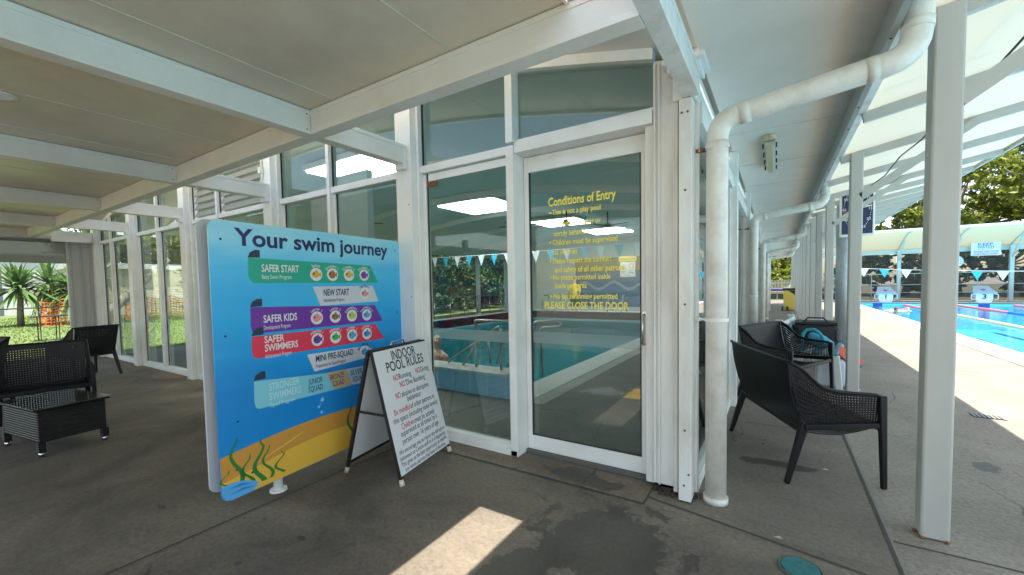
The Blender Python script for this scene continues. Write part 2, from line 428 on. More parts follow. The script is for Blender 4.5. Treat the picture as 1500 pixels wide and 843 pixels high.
_txt = {}
def glyphs(sv, bold):
    k = (sv, bold)
    if k not in _txt:
        cu = bpy.data.curves.new('t', 'FONT'); cu.body = sv; cu.size = 1.0; cu.offset = bold; cu.resolution_u = 3
        ob = bpy.data.objects.new('t', cu); COL.objects.link(ob)
        dg = bpy.context.evaluated_depsgraph_get(); me = bpy.data.meshes.new_from_object(ob.evaluated_get(dg))
        vs = [tuple(v.co) for v in me.vertices]; fs = [tuple(p.vertices) for p in me.polygons]
        bpy.data.objects.remove(ob); bpy.data.curves.remove(cu); bpy.data.meshes.remove(me)
        xs = [v[0] for v in vs]; ys = [v[1] for v in vs]
        _txt[k] = (vs, fs, min(xs), max(xs), min(ys), max(ys))
    return _txt[k]
def text(mb, sv, basis, x, y, h, w=None, bold=0.0, align='L', lift=0.0, rot=0.0):
    """baseline-left at (x,y); h = letter size; w = fitted width"""
    vs, fs, x0, x1, y0, y1 = glyphs(sv, bold)
    sx = h if w is None else w/(x1-x0)
    ww = (x1-x0)*sx
    off = {'L': 0, 'C': -ww/2, 'R': -ww}[align]
    o, u, v = (Vector(a) for a in basis); n = u.cross(v).normalized()
    ca, sa = math.cos(rot), math.sin(rot); out = []
    for p in vs:
        a = (p[0]-x0)*sx + off; b = p[1]*h
        a, b = a*ca - b*sa, a*sa + b*ca
        out.append(o + u*(x+a) + v*(y+b) + n*lift)
    mb.add(out, fs, False)
def disc(mb, basis, x, y, r, lift, n=20, ry=None):
    o, u, v = (Vector(a) for a in basis); nn = u.cross(v).normalized(); ry = ry or r
    mb.add([o + u*(x+r*math.cos(2*math.pi*i/n)) + v*(y+ry*math.sin(2*math.pi*i/n)) + nn*lift for i in range(n)], [tuple(range(n))], False)
def poly(mb, basis, pts, lift):
    o, u, v = (Vector(a) for a in basis); nn = u.cross(v).normalized()
    mb.add([o + u*a + v*b + nn*lift for a, b in pts], [tuple(range(len(pts)))], False)
ORD = ['first', 'second', 'third', 'fourth', 'fifth', 'sixth', 'seventh', 'eighth', 'ninth', 'tenth', 'eleventh', 'twelfth']
rng = random.Random(7)
# ------------------------------------------------------------------ setting: ground, floors, water
def arch(x):
    return 3.0 + math.sqrt(676 - (x+6.9)**2) - math.sqrt(676 - 40.96)

def cells(xs, ys, holes, z):
    mb = MB()
    for i in range(len(xs)-1):
        for j in range(len(ys)-1):
            cx, cy = (xs[i]+xs[i+1])/2, (ys[j]+ys[j+1])/2
            if any(a < cx < c and b < cy < d for a, b, c, d in holes): continue
            mb.quad((xs[i], ys[j], z), (xs[i+1], ys[j], z), (xs[i+1], ys[j+1], z), (xs[i], ys[j+1], z))
    return mb
PH = (3.95, -14.0, 24.0, 33.6)           # outdoor pool
IH = (-9.9, 4.55, -3.1, 16.5)           # indoor pool
g = cells([-900, -9.9, -3.1, 3.95, 24.0, 900], [-900, -14, 4.55, 16.5, 33.6, 900], [PH, IH], -0.012)
# the pool outside is cut across the strip of the indoor one as well
struct('ground', g, M['ground'])
def sheetobj(name, x0, y0, x1, y1, mat, z=0.0):
    return struct(name, MB().quad((x0, y0, z), (x1, y0, z), (x1, y1, z), (x0, y1, z)), mat)
cf = sheetobj('canopy_floor', -13.45, -9.0, 0.55, 2.78, M['canopy_floor'])
struct('threshold_slab', MB().quad((-3.1, 2.78, 0.003), (-0.75, 2.78, 0.003), (-0.75, 3.1, 0.003), (-3.1, 3.1, 0.003))
       .quad((-13.45, 2.78, 0.003), (-3.1, 2.78, 0.003), (-3.1, 3.1, 0.003), (-13.45, 3.1, 0.003)), M['threshold'])
wk = sheetobj('walkway', -0.75, 2.78, 0.55, 40.0, M['walkway'])
dk = sheetobj('pool_deck', 0.55, -14.0, 3.42, 33.6, M['deck'])
sheetobj('far_deck', 0.55, 33.6, 26.0, 37.0, M['deck'])
jn = MB()
for x0, y0, x1, y1 in ((-3.1, 2.775, -0.75, 2.79), (-0.757, 2.78, -0.743, 3.1), (-3.0, -9, -2.988, 2.78), (-8.4, -9, -8.388, 2.78), (-13.4, -1.2, -3.0, -1.188)):
    jn.quad((x0, y0, 0.004), (x1, y0, 0.004), (x1, y1, 0.004), (x0, y1, 0.004))
struct('paving_joint', jn, M['joint'], cf)
jn = MB()
for y in (4.98, 8.2, 11.6, 15.0, 18.4, 21.8): jn.quad((-0.5, y, 0.003), (0.55, y, 0.003), (0.55, y+0.012, 0.003), (-0.5, y+0.012, 0.003))
jn.add([(-0.74, 2.882, .003), (0.55, 2.625, .003), (0.55, 2.643, .003), (-0.74, 2.898, .003)], [(0, 1, 2, 3)])
struct('paving_joint', jn, M['joint'], wk)
jn = MB()
for y in (3.085, 9.3, 15.5, 21.7): jn.quad((0.56, y, 0.003), (3.42, y, 0.003), (3.42, y+0.012, 0.003), (0.56, y+0.012, 0.003))
jn.quad((0.54, -9, 0.005), (0.556, -9, 0.005), (0.556, 33, 0.005), (0.54, 33, 0.005))
struct('paving_joint', jn, M['joint'], dk)
jn = MB().quad((0.557, -9, 0.004), (0.569, -9, 0.004), (0.569, 33, 0.004), (0.557, 33, 0.004))
struct('joint_sealant', jn, C('sealant', (.22, .21, .19), .8), dk)

fl = cells([-13.4, -9.9, -3.1, -0.5], [3.1, 4.55, 16.5, 31.0], [IH], 0.0)
struct('indoor_floor', fl, M['indoor_floor'])
# outdoor pool basin
b = MB(); x0, y0, x1, y1 = PH; zb = -1.5
b.quad((x0, y0, zb), (x1, y0, zb), (x1, y1, zb), (x0, y1, zb))
b.quad((x0, y0, zb), (x0, y1, zb), (x0, y1, 0), (x0, y0, 0)).quad((x1, y0, zb), (x1, y0, 0), (x1, y1, 0), (x1, y1, zb))
b.quad((x0, y1, zb), (x1, y1, zb), (x1, y1, 0.0), (x0, y1, 0.0)).quad((x0, y0, zb), (x0, y0, 0), (x1, y0, 0), (x1, y0, zb))
struct('pool_basin', b, M['pooltile'])
b = MB()
for x in (5.2, 7.45, 9.7, 11.9, 14.1, 16.3):
    b.quad((x-.15, y0, zb+.004), (x+.15, y0, zb+.004), (x+.15, y1-1.2, zb+.004), (x-.15, y1-1.2, zb+.004))
    b.box(x-.22, y1-.006, -1.0, x+.22, y1-.002, -0.02)
struct('pool_lane_line', b, M['lane'])
struct('pool_water', MB().quad((x0, y0, -.13), (x1, y0, -.13), (x1, y1, -.13), (x0, y1, -.13)), M['water'])
cp = MB().box(3.42, -14, -0.05, 3.97, 33.6, 0.018).box(3.42, 33.6, -.05, 24.6, 34.1, 0.02)
sheetobj('garden_bed', -60, 37.0, 80, 120, M['bed'], 0.004)
struct('pool_coping', cp, M['coping'])
# indoor pool: raised rim with sloping side
x0, y0, x1, y1 = IH; zb = -0.9
b = MB(); b.quad((x0, y0, zb), (x1, y0, zb), (x1, y1, zb), (x0, y1, zb))
b.quad((x0, y0, zb), (x0, y1, zb), (x0, y1, .3), (x0, y0, .3)).quad((x1, y0, zb), (x1, y0, 0.0), (x1, y1, 0.0), (x1, y1, zb))
b.quad((x0, y1, zb), (x1, y1, zb), (x1, y1, .3), (x0, y1, .3)).quad((x0, y0, zb), (x0, y0, .3), (x1, y0, .3), (x1, y0, zb))
struct('indoor_pool_basin', b, M['indoortile'])
struct('indoor_pool_water', MB().quad((x0, y0, -.06), (x1, y0, -.06), (x1, y1, -.06), (x0, y1, -.06)), M['water_in'])
b = MB()
b.prism([(-9.9, 0.001), (-2.66, 0.001), (-2.98, .30), (-9.9, .30)], ((0, 4.5, 0), (1, 0, 0), (0, 0, 1)), -0.05, 0.0)
w_ = struct('pool_front_wall', b, M['blue_tile'])
b = MB()
b.box(-10.2, 4.46, .301, -2.98, 4.85, .33).box(-10.2, 4.86, 0.0, -9.9, 16.8, .33).box(-9.88, 16.5, 0.0, -2.98, 16.8, .33)
b.box(-3.12, 4.56, -.1, -2.66, 16.8, .012)
struct('indoor_pool_coping', b, C('indoor_coping', (.46, .45, .42), .6))
b = MB().quad((-2.66, 4.5, .004), (-2.45, 4.5, .004), (-2.45, 16.8, .004), (-2.66, 16.8, .004))
struct('drain_channel', b, C('grating', (.30, .29, .27), .7))
b = MB().quad((-10.9, 4.4, .004), (-10.2, 4.4, .004), (-10.2, 17, .004), (-10.9, 17, .004))
struct('red_edge_strip', b, C('redstrip', (.28, .10, .06), .7))
b = MB().quad((-1.75, 0.55, 0.004), (-1.3, 0.55, 0.004), (-1.3, 1.1, 0.004), (-1.75, 1.1, 0.004))
struct('yellow_floor_marking', b, C('yellowmark', (.75, .45, .05), .8))
# lawn
struct('lawn', MB().quad((-120, -60, -.004), (-13.6, -60, -.004), (-13.6, 60, -.004), (-120, 60, -.004)), M['lawn'])
struct('garden_path', MB().quad((-60, 5.0, .004), (-34.0, 1.5, .004), (-36, .3, .004), (-62, 3.6, .004)), M['coping'])
gr = np.random.default_rng(3); N = 26000
dist = -13.7 - 26*gr.random(N)**1.6; yy = gr.uniform(-4, 13, N)
hh = gr.uniform(.03, .075, N); an = gr.uniform(0, 6.283, N); wd = gr.uniform(.006, .012, N)*(1+(-dist-13)/10)
lx, ly = gr.normal(0, .02, N), gr.normal(0, .02, N)
V = np.zeros((N, 3, 3)); V[:, 0] = np.c_[dist-np.cos(an)*wd, yy-np.sin(an)*wd, np.full(N, -.004)]
V[:, 1] = np.c_[dist+np.cos(an)*wd, yy+np.sin(an)*wd, np.full(N, -.004)]; V[:, 2] = np.c_[dist+lx, yy+ly, hh]
def npmesh(name, V, mat, parent=None):
    k = V.shape[1]; n = len(V); me = bpy.data.meshes.new(name)
    me.vertices.add(n*k); me.vertices.foreach_set('co', V.reshape(-1).astype(np.float32))
    me.loops.add(n*k); me.loops.foreach_set('vertex_index', np.arange(n*k, dtype=np.int32))
    me.polygons.add(n); me.polygons.foreach_set('loop_start', np.arange(0, n*k, k, dtype=np.int32))
    me.polygons.foreach_set('loop_total', np.full(n, k, dtype=np.int32)); me.update(); me.validate()
    me.materials.append(mat)
    o = bpy.data.objects.new(name, me); COL.objects.link(o); WM[o.name] = Matrix()
    if parent: o.parent = parent
    return o
go = npmesh('grass', V, M['grass']); go['kind'] = 'stuff'; go['label'] = 'short sunlit grass growing over the lawn'

# ------------------------------------------------------------------ pool hall: roof, columns, glazing
def archpts(xa, xb, n=14, dz=0.0):
    return [(xa + (xb-xa)*i/n, arch(xa + (xb-xa)*i/n) + dz) for i in range(n+1)]
hall = thing('hall_roof', 'wide arched white roof of the pool hall with overhanging eave', 'roof', (-6.9, 17, 3.0))
XZ = lambda y: ((0, y, 0), (1, 0, 0), (0, 0, 1))
def archslab(xa, xb, ya, yb, d0, d1, n=26):
    lo = archpts(xa, xb, n, d0); up = archpts(xa, xb, n, d1)
    mb = MB(); mb.prism(lo + up[::-1], XZ(ya), 0, -(yb-ya)); return mb
archslab(-13.6, -0.46, 1.94, 31, 0.06, 0.2).build('roof_shell', M['soffit'], hall)
archslab(-13.6, -0.46, 1.90, 1.94, 0.02, 0.24).build('fascia', M['white'], hall)
sm = MB()
for x in (-1.65, -2.85, -4.05, -5.25):
    sm.box(x-.006, 1.95, arch(x)+.05, x+.006, 3.03, arch(x)+.062)
sm.build('soffit_seam', M['seam'], hall)
ic = archslab(-13.3, -0.55, 3.2, 30.9, -0.0, 0.05); ic.build('ceiling_lining', M['indoor_ceiling'], hall)
for y in (5.6, 8.2, 10.8, 13.4, 16.0, 18.6):
    archslab(-13.3, -0.55, y, y+.12, -0.16, -0.003).build('roof_rib', M['indoor_white'], hall)

# eave over the walkway
ev = thing('walkway_eave', 'flat pale eave lining over the walkway beside the pool hall', 'eave', (0.05, 14, 3.0))
MB().box(-0.45, -3.0, 3.0, 0.50, 31, 3.05).build('eave_lining', M['soffit'], ev)
sm = MB()
for y in (2.35, 4.9, 6.3, 7.7, 10.4, 12.8, 15.2, 17.6, 20): sm.box(-0.44, y, 2.997, 0.49, y+.012, 3.002)
sm.build('lining_seam', M['seam'], ev)
gt = thing('eave_gutter', 'long grey gutter running along the walkway eave above the posts', 'gutter', (0.56, 14, 2.8))
MB().box(0.50, -3.0, 2.83, 0.535, 31, 3.06).build('fascia_board', M['gutter'], gt)
MB().box(0.54, -3.0, 2.945, 0.64, 31, 3.055).build('gutter_trough', M['white_old'], gt, 0.006)
sc = MB()
for i in range(26):
    y = 2.6 + i*.55; sc.ell((0.518, y, 2.829), (.008, .008, .004), 8, 4)
sc.build('screw', M['dark_gap'], gt)

colX = [-3.1, -5.65, -8.36, -10.95, -13.35]
where = ['between the blue poster and the glass door', 'behind the blue poster', 'just left of the blue poster', 'near the black armchair by the glazing', 'at the far end by the clear blind']
for i, x in enumerate(colX):
    t = thing('facade_column', f'white box column of the hall front, {where[i]}', 'column', (x, 3.0, 0), 0, 'columns of the pool hall front')
    zt = arch(x)+.055
    MB().box(x-.11, 2.92, 0.0, x+.10, 3.12, zt).build('column_shaft', M['white'], t, 0.004)
    MB().box(x+.103, 2.99, 0.0, x+.135, 3.11, zt).box(x-.145, 2.99, 0, x-.113, 3.11, zt).build('cover_strip', M['white'], t, 0.003)
    s_ = MB()
    for z in (.5, 1.4, 2.3): s_.ell((x+.06, 2.919, z), (.007, .004, .007), 8, 4)
    s_.build('rivet', M['rust'], t)

def pane(name, pts, y, parent, mat='glass'):
    return MB().prism(pts, XZ(y), 0.0, -0.008).build(name, M[mat], parent)
def window_bay(xa, xb, mull, label, louver=False):
    """glazing between two columns: sill, transom, head, jambs, mullions, glass"""
    t = thing('window_bay', label, 'window', ((xa+xb)/2, 3.07, 0), 0, 'tall window bays of the pool hall front')
    MB().box(xa, 3.02, 0.0, xb, 3.11, 0.09).box(xa, 3.0, 0.0, xb, 3.018, 0.05).build('sill', M['white'], t, .003)
    tr = MB(); xs = [xa] + list(mull) + [xb]
    for a, c in zip(xs[:-1], xs[1:]): tr.box(a+(.03 if a != xa else 0), 3.015, 2.61, c-(.03 if c != xb else 0), 3.1, 2.68)
    tr.build('transom', M['white'], t, .003)
    n_ = 8; lo = archpts(xa, xb, n_, -0.02); up = archpts(xa, xb, n_, 0.057)
    MB().prism(lo + up[::-1], XZ(3.02), 0, -.09).build('head', M['white'], t)
    for x in mull: MB().box(x-.028, 3.0, 0.092, x+.028, 3.11, arch(x)-.03).build('mullion', M['white'], t, .003)
    gk = MB()
    for a, c in zip(xs[:-1], xs[1:]):
        e0 = .0 if a == xa else .03; e1 = .0 if c == xb else .03
        MB().box(a+e0, 3.05, .095, a+e0+.035, 3.1, 2.6).build('jamb', M['white'], t, .002); MB().box(c-e1-.035, 3.05, .095, c-e1, 3.1, 2.6).build('jamb', M['white'], t, .002)
        for z0, z1 in ((.092, 2.608),):
            gk.box(a+e0+.036, 3.062, z0, a+e0+.046, 3.075, z1).box(c-e1-.046, 3.062, z0, c-e1-.036, 3.075, z1)
        pane('glass_pane', [(a+e0+.03, .09), (c-e1-.03, .09), (c-e1-.03, 2.615), (a+e0+.03, 2.615)], 3.078, t)
        gk.box(a+e0+.002, 3.04, 2.682, a+e0+.016, 3.055, min(arch(a), arch(c))-.03)
        if not louver:
            pane('glass_pane', [(a+e0, 2.675), (c-e1, 2.675)] + [(p, q) for p, q in archpts(c-e1, a+e0, 4, -.015)], 3.062, t)
        else:
            for k in range(6):
                z = 2.72 + k*.11
                MB().bar(((a+c)/2, 3.05, z), ((a+c)/2, 3.09, z+.09), (c-a)-.08, .008, (0, -1, 1)).build('louvre_blade', M['gutter'], t)
    gk.build('gasket', M['rubber'], t)
    return t
window_bay(-2.965, -1.89, [], 'tall single window left of the glass door')
window_bay(-5.515, -3.245, [-4.45], 'two-pane window bay mostly hidden behind the blue poster')
window_bay(-8.225, -5.785, [-7.3], 'window bay with louvres above, left edge of the blue poster', True)
window_bay(-10.815, -8.495, [-9.75], 'window bay between the third and fourth columns, reflecting the lawn')
window_bay(-13.215, -11.085, [-12.45], 'last window bay beside the clear blind')

# corner post, jamb panel
t = thing('corner_post', 'white corner post with corroded foot beside the glass door', 'post', (-.55, 3.02, 0))
MB().box(-.555, 2.935, 0.012, -.475, 3.06, 2.69).build('post_shaft', M['white_old'], t, .004)
MB().box(-.555, 3.062, 0.03, -.455, 3.12, 3.05).build('rear_stile', M['white_old'], t, .003)
MB().box(-.74, 3.03, 0.05, -.565, 3.115, 3.02).build('jamb_panel', M['white_old'], t, .004)
MB().box(-.705, 3.012, 0.05, -.692, 3.028, 3.0).box(-.60, 3.0, .03, -.572, 3.028, 3.0).box(-.737, 3.015, .06, -.722, 3.028, 3.0).build('cover_strip', M['white_old'], t, .002)
r_ = MB(); rr = random.Random(5)
for i in range(26):
    x = -.73 + .27*i/25; r_.ell((x, 3.0+rr.uniform(-.03, .05), .008), (rr.uniform(.008, .02), rr.uniform(.008, .02), rr.uniform(.01, .03)), 6, 4)
r_.build('corroded_foot', C('corrosion', (.05, .035, .025), .9), t)
rb = MB()
for (x, y, z) in ((-.515, 2.934, .5), (-.515, 2.934, 1.35), (-.515, 2.934, 2.1), (-.535, 2.934, 2.6), (-.50, 2.934, 2.6), (-.52, 2.934, .12), (-.49, 2.934, .2)):
    rb.ell((x, y, z), (.008, .004, .008), 8, 4)
rb.build('rivet', M['rust'], t)
MB().box(-.66, 2.92, 2.925, -.40, 3.2, 2.955).box(-.63, 2.95, 2.88, -.43, 3.17, 2.922).build('capital', M['white'], t, .004)
MB().box(-.60, 2.97, 2.70, -.46, 3.06, 2.88).build('capital_block', M['white'], t, .004)

# ------------------------------------------------------------------ glass door
t = thing('glass_door', 'glass door with yellow conditions of entry lettering', 'door', (-1.33, 3.15, 0))
MB().box(-1.885, 3.02, 2.61, -.745, 3.2, 2.70).build('door_head', M['white'], t, .004)
MB().box(-1.885, 3.055, 2.683+.02, -.745, 3.1, 2.73).build('door_head', M['white'], t, .003)
n_ = 8; lo = archpts(-1.885, -.745, n_, -.02); up = archpts(-1.885, -.745, n_, .057)
MB().prism(lo + up[::-1], XZ(3.02), 0, -.09).build('fanlight_head', M['white'], t)
pane('fanlight_glass', [(-1.86, 2.72), (-.75, 2.72)] + archpts(-.75, -1.86, 6, -.015), 3.07, t)
MB().box(-1.957, 3.0, 0, -1.885, 3.2, 2.61).build('door_jamb', M['white'], t, .004)
MB().box(-1.957, 3.0, 2.702, -1.885, 3.11, arch(-1.92)-.0).build('fanlight_mullion', M['white'], t, .004)
MB().box(-.805, 3.06, 0.03, -.745, 3.2, 2.61).build('door_jamb', M['white_old'], t, .004)
lf = MB(); yd = 3.17
lf.box(-1.88, yd, .03, -1.835, yd+.045, 2.6).box(-.865, yd, .03, -.808, yd+.045, 2.6)
lf.box(-1.835, yd+.001, .03, -.865, yd+.044, .155).box(-1.835, yd+.001, 2.47, -.865, yd+.044, 2.6)
leaf = lf.build('door_leaf', M['white'], t, .003)
gk = MB().box(-1.835, yd+.008, .156, -1.823, yd+.02, 2.47).box(-.877, yd+.008, .156, -.865, yd+.02, 2.47).box(-1.823, yd+.008, .156, -.877, yd+.02, .166)
gk.build('gasket', M['rubber'], leaf)
pane('glass_pane', [(-1.83, .15), (-.87, .15), (-.87, 2.475), (-1.83, 2.475)], yd+.02, leaf)
MB().quad((-1.82, yd+.017, .985), (-.88, yd+.017, .985), (-.88, yd+.017, 1.085), (-1.82, yd+.017, 1.085)).build('frosted_band', M['frost'], leaf)
hd = MB().tube([(-.838, yd, 1.03), (-.838, yd-.035, 1.032), (-.838, yd-.06, 1.05), (-.838, yd-.062, 1.15), (-.838, yd-.06, 1.24), (-.838, yd-.035, 1.258), (-.838, yd, 1.26)], .011, 10)
hd.tube([(-.838, yd-.001, 1.03), (-.838, yd-.006, 1.03)], .022, 12).tube([(-.838, yd-.001, 1.26), (-.838, yd-.006, 1.26)], .022, 12)
hd.build('handle', M['steel'], leaf)
MB().box(-1.88, 3.14, .0, -.81, 3.2, .028).build('door_sill', C('doorsill', (.12, .11, .1), .6), t)
Y_ = C('yellow_vinyl', (.98, .84, .12), .5)
tx = MB(); B_ = ((0, yd+.0185, 0), (1, 0, 0), (0, 0, 1))
text(tx, 'Conditions of Entry', B_, -1.652, 2.16, .104, .59, .022)
for sv, x, z, w in (('• This is not a play pool', -1.645, 2.085, .46), ('• No diving, jumping or', -1.645, 1.985, .46), ('unruly behaviour', -1.60, 1.905, .33),
        ('• Children must be supervised', -1.645, 1.83, .595), ('at all times', -1.60, 1.75, .21), ('• Please respect the comfort', -1.645, 1.675, .545),
        ('and safety of all other patrons', -1.60, 1.60, .60), ('• No prams permitted inside', -1.645, 1.535, .535), ('inside pool area', -1.60, 1.465, .29), ('• No lap swimming permitted', -1.645, 1.375, .59)):
    text(tx, sv, B_, x, z, .064, w, .018)
text(tx, 'PLEASE CLOSE THE DOOR', B_, -1.70, 1.292, .082, .735, .021)
tx.build('lettering', Y_, leaf)
# frosted band on the window beside it belongs to that window
wb = [o for o in COL.objects if o.name == 'window_bay'][0]
MB().quad((-2.92, 3.072, .985), (-1.94, 3.072, .985), (-1.94, 3.072, 1.085), (-2.92, 3.072, 1.085)).build('frosted_band', M['frost'], wb)
MB().box(-2.90, 3.05, 2.53, -1.93, 3.06, 2.6).build('upper_rail', M['white'], wb, .002)
MB().box(-2.9, 3.03, 2.47, -2.78, 3.05, 2.52).build('bracket', M['rust'], wb)

# ------------------------------------------------------------------ side wall of the hall along the walkway
sw = [3.14, 5.7, 8.35, 11.0, 13.65, 16.3, 18.95]
wd_ = ['nearest the corner post', 'second from the corner post', 'third from the corner post', 'fourth from the corner post', 'fifth from the corner post', 'farthest along the walkway']
for i, (a, c) in enumerate(zip(sw[:-1], sw[1:])):
    t = thing('side_window', f'glazed side window of the hall on the walkway, {wd_[i]}', 'window', (-.5, (a+c)/2, 0), 0, 'side windows along the walkway')
    MB().box(-.54, a, 0, -.46, c-.16, .08).build('sill', M['white'], t, .003)
    MB().box(-.54, a, 2.58, -.44, c-.16, 2.72).build('head', M['white'], t, .003)
    MB().box(-.53, a, .08, -.47, a+.05, 2.58).build('jamb', M['white'], t, .003); MB().box(-.53, c-.21, .08, -.47, c-.16, 2.58).build('jamb', M['white'], t, .003)
    MB().box(-.505, a+.05, .08, -.497, c-.21, 2.58).build('glass_pane', M['glass'], t)
    MB().box(-.58, c-.158, 0, -.40, c-.002, 3.0).build('pilaster', M['white'], t, .004)
    MB().box(-.53, a, 2.725, -.49, c-.16, 3.0).build('eave_infill', M['soffit'], t)
wl = MB().box(-.6, 18.96, 0, -.45, 31, 3.0)
solo('side_wall', wl, M['white'], 'plain white wall at the far end of the walkway', 'wall')
# far end of the hall
wl = MB().box(-13.3, 20.0, 0, -.6, 20.15, 3.6)
o = solo('hall_end_wall', wl, M['indoor_ceiling'], 'grey end wall of the pool hall behind the added blue panel', 'wall')
t = thing('reflection_panel', 'added blue and yellow panel standing in for a reflection in the door glass', 'stand_in_panel', (-6.5, 19.9, 0))  # added panel; its flat colours stand in for a reflection in the door glass
MB().box(-8.8, 19.94, .35, -4.2, 19.99, 2.1).build('panel', C('reflection_blue', (.03, .13, .28)), t)
MB().box(-8.8, 19.91, 2.1, -4.2, 19.98, 2.75).build('yellow_band', C('reflection_yellow', (.30, .23, .04)), t)
mb = MB(); Bm = ((0, 19.935, 0), (1, 0, 0), (0, 0, 1))
poly(mb, Bm, [(-8.7 + 4.4*i/20, 1.3+.18*math.sin(i*.9)) for i in range(21)] + [(-4.3 - 4.4*i/20, 1.45+.18*math.sin((20-i)*.9)) for i in range(21)], .003)
mb.build('wave_stripe', C('reflection_pale', (.2, .32, .38)), t)
t = thing('warning_sign', 'small yellow and white warning sign hanging above the pool end', 'sign', (-5.35, 17.6, 1.7))
MB().box(-5.75, 17.6, 2.42, -5.0, 17.63, 2.62).build('yellow_board', C('warn_y', (.42, .31, .04)), t)
MB().box(-5.7, 17.6, 1.75, -5.05, 17.63, 2.38).build('white_board', C('warn_w', (.38, .39, .37)), t)
mb = MB(); Bw = ((0, 17.597, 0), (1, 0, 0), (0, 0, 1)); mb.m = 0
text(mb, 'OPEN SHALLOW WATER', Bw, -5.72, 2.48, .09, .68, .01, lift=.001)
text(mb, 'Shallow', Bw, -5.66, 1.98, .08, .25, lift=.001); text(mb, 'Water', Bw, -5.66, 1.9, .08, .2, lift=.001); text(mb, 'No', Bw, -5.3, 1.98, .08, .1, lift=.001); text(mb, 'Diving', Bw, -5.34, 1.9, .08, .22, lift=.001)
text(mb, '1.2m', Bw, -5.5, 1.79, .09, .2, lift=.001)
mb.m = 1; poly(mb, Bw, [(-5.68, 2.1), (-5.42, 2.1), (-5.55, 2.34)], .001); 
mb.m = 2; disc(mb, Bw, -5.22, 2.21, .11, .001); mb.m = 3; disc(mb, Bw, -5.22, 2.21, .08, .002)
mb.build('lettering', [C('ink', (.02, .02, .02)), C('warn_y', (.42, .31, .04)), C('sign_red', (.6, .03, .03)), C('warn_w', (.38, .39, .37))], t)
# open left side of the hall: posts and rails
for i, y in enumerate((6.5, 10.0, 13.5, 17.0)):
    t = thing('hall_post', f'white round post on the open side of the indoor pool, {ORD[i]} from the front', 'post', (-12.9, y, 0), 0, 'posts on the open side of the hall')
    MB().tube([(-12.9, y, 0), (-12.9, y, 3.0)], .12, 14).build('shaft', M['indoor_white'], t)
    MB().lathe([(.16, 0), (.16, .06), (.12, .08)], (-12.9, y, 0)).build('base_collar', M['indoor_white'], t)
rl = MB()
for z in (.55, 1.0): rl.tube([(-12.2, 4.6, z), (-12.2, 18.5, z)], .022, 8)
for y in range(5, 19): rl.tube([(-12.2, y, 0), (-12.2, y, 1.0)], .018, 8)
solo('guard_rail', rl, M['steel'], 'steel guard rail along the far side of the indoor pool', 'railing')

# skylights, fans inside
for i, (x0, y0, x1, y1, lab) in enumerate(((-7.3, 4.5, -5.6, 5.7, 'bright ceiling light panel behind the upper panes over the blue poster'), (-7.75, 8.5, -6.0, 10.1, 'bright ceiling light panel seen through the window left of the door'),
        (-7.2, 12.6, -5.6, 14.0, 'bright ceiling light panel seen at the upper left of the door glass'), (-6.6, 15.6, -5.0, 17.2, 'bright ceiling light panel farthest down the hall'))):
    xm = (x0+x1)/2; z = min(arch(x0), arch(x1)) - .14
    t = thing('ceiling_light', lab, 'ceiling light', (xm, (y0+y1)/2, z), 0, 'ceiling light panels in the hall')
    MB().box(x0, y0, z, xm-.02, y1, z+.03).build('diffuser', M['skyl'], t); MB().box(xm+.02, y0, z, x1, y1, z+.03).build('diffuser', M['skyl'], t)
    MB().box(x0-.05, y0-.05, z+.031, x1+.05, y1+.05, z+.13).build('housing', M['indoor_white'], t)
for i, (x, y) in enumerate(((-6.9, 11.3), (-5.4, 11.6), (-9.6, 7.2), (-4.4, 12.4))):
    z = arch(x) - .45
    t = thing('ceiling_fan', f'dark ceiling fan over the indoor pool, {["middle of the hall", "just right of the middle fan", "left part of the hall", "nearest the walkway side"][i]}', 'fan', (x, y, z), 0, 'ceiling fans in the hall')
    MB().lathe([(0, .1), (.1, .08), (.12, 0), (0, -.03)], (x, y, z), 14).tube([(x, y, z+.08), (x, y, z+.45)], .02, 8).build('motor', C('fan_brown', (.06, .05, .04)), t)
    for k in range(4):
        a = k*math.pi/2 + .4*i; MB().bar((x+.1*math.cos(a), y+.1*math.sin(a), z+.03), (x+.75*math.cos(a), y+.75*math.sin(a), z+.03), .14, .01).build('blade', C('fan_brown', (.06, .05, .04)), t)
pt = MB().box(-6.0, 4.0, 0, -5.0, 4.1, 3.2).box(-6.4, 4.0, 0, -6.02, 4.06, 3.0)
solo('partition_panel', pt, M['indoor_white'], 'white partition panel just inside the glass behind the blue poster', 'partition')
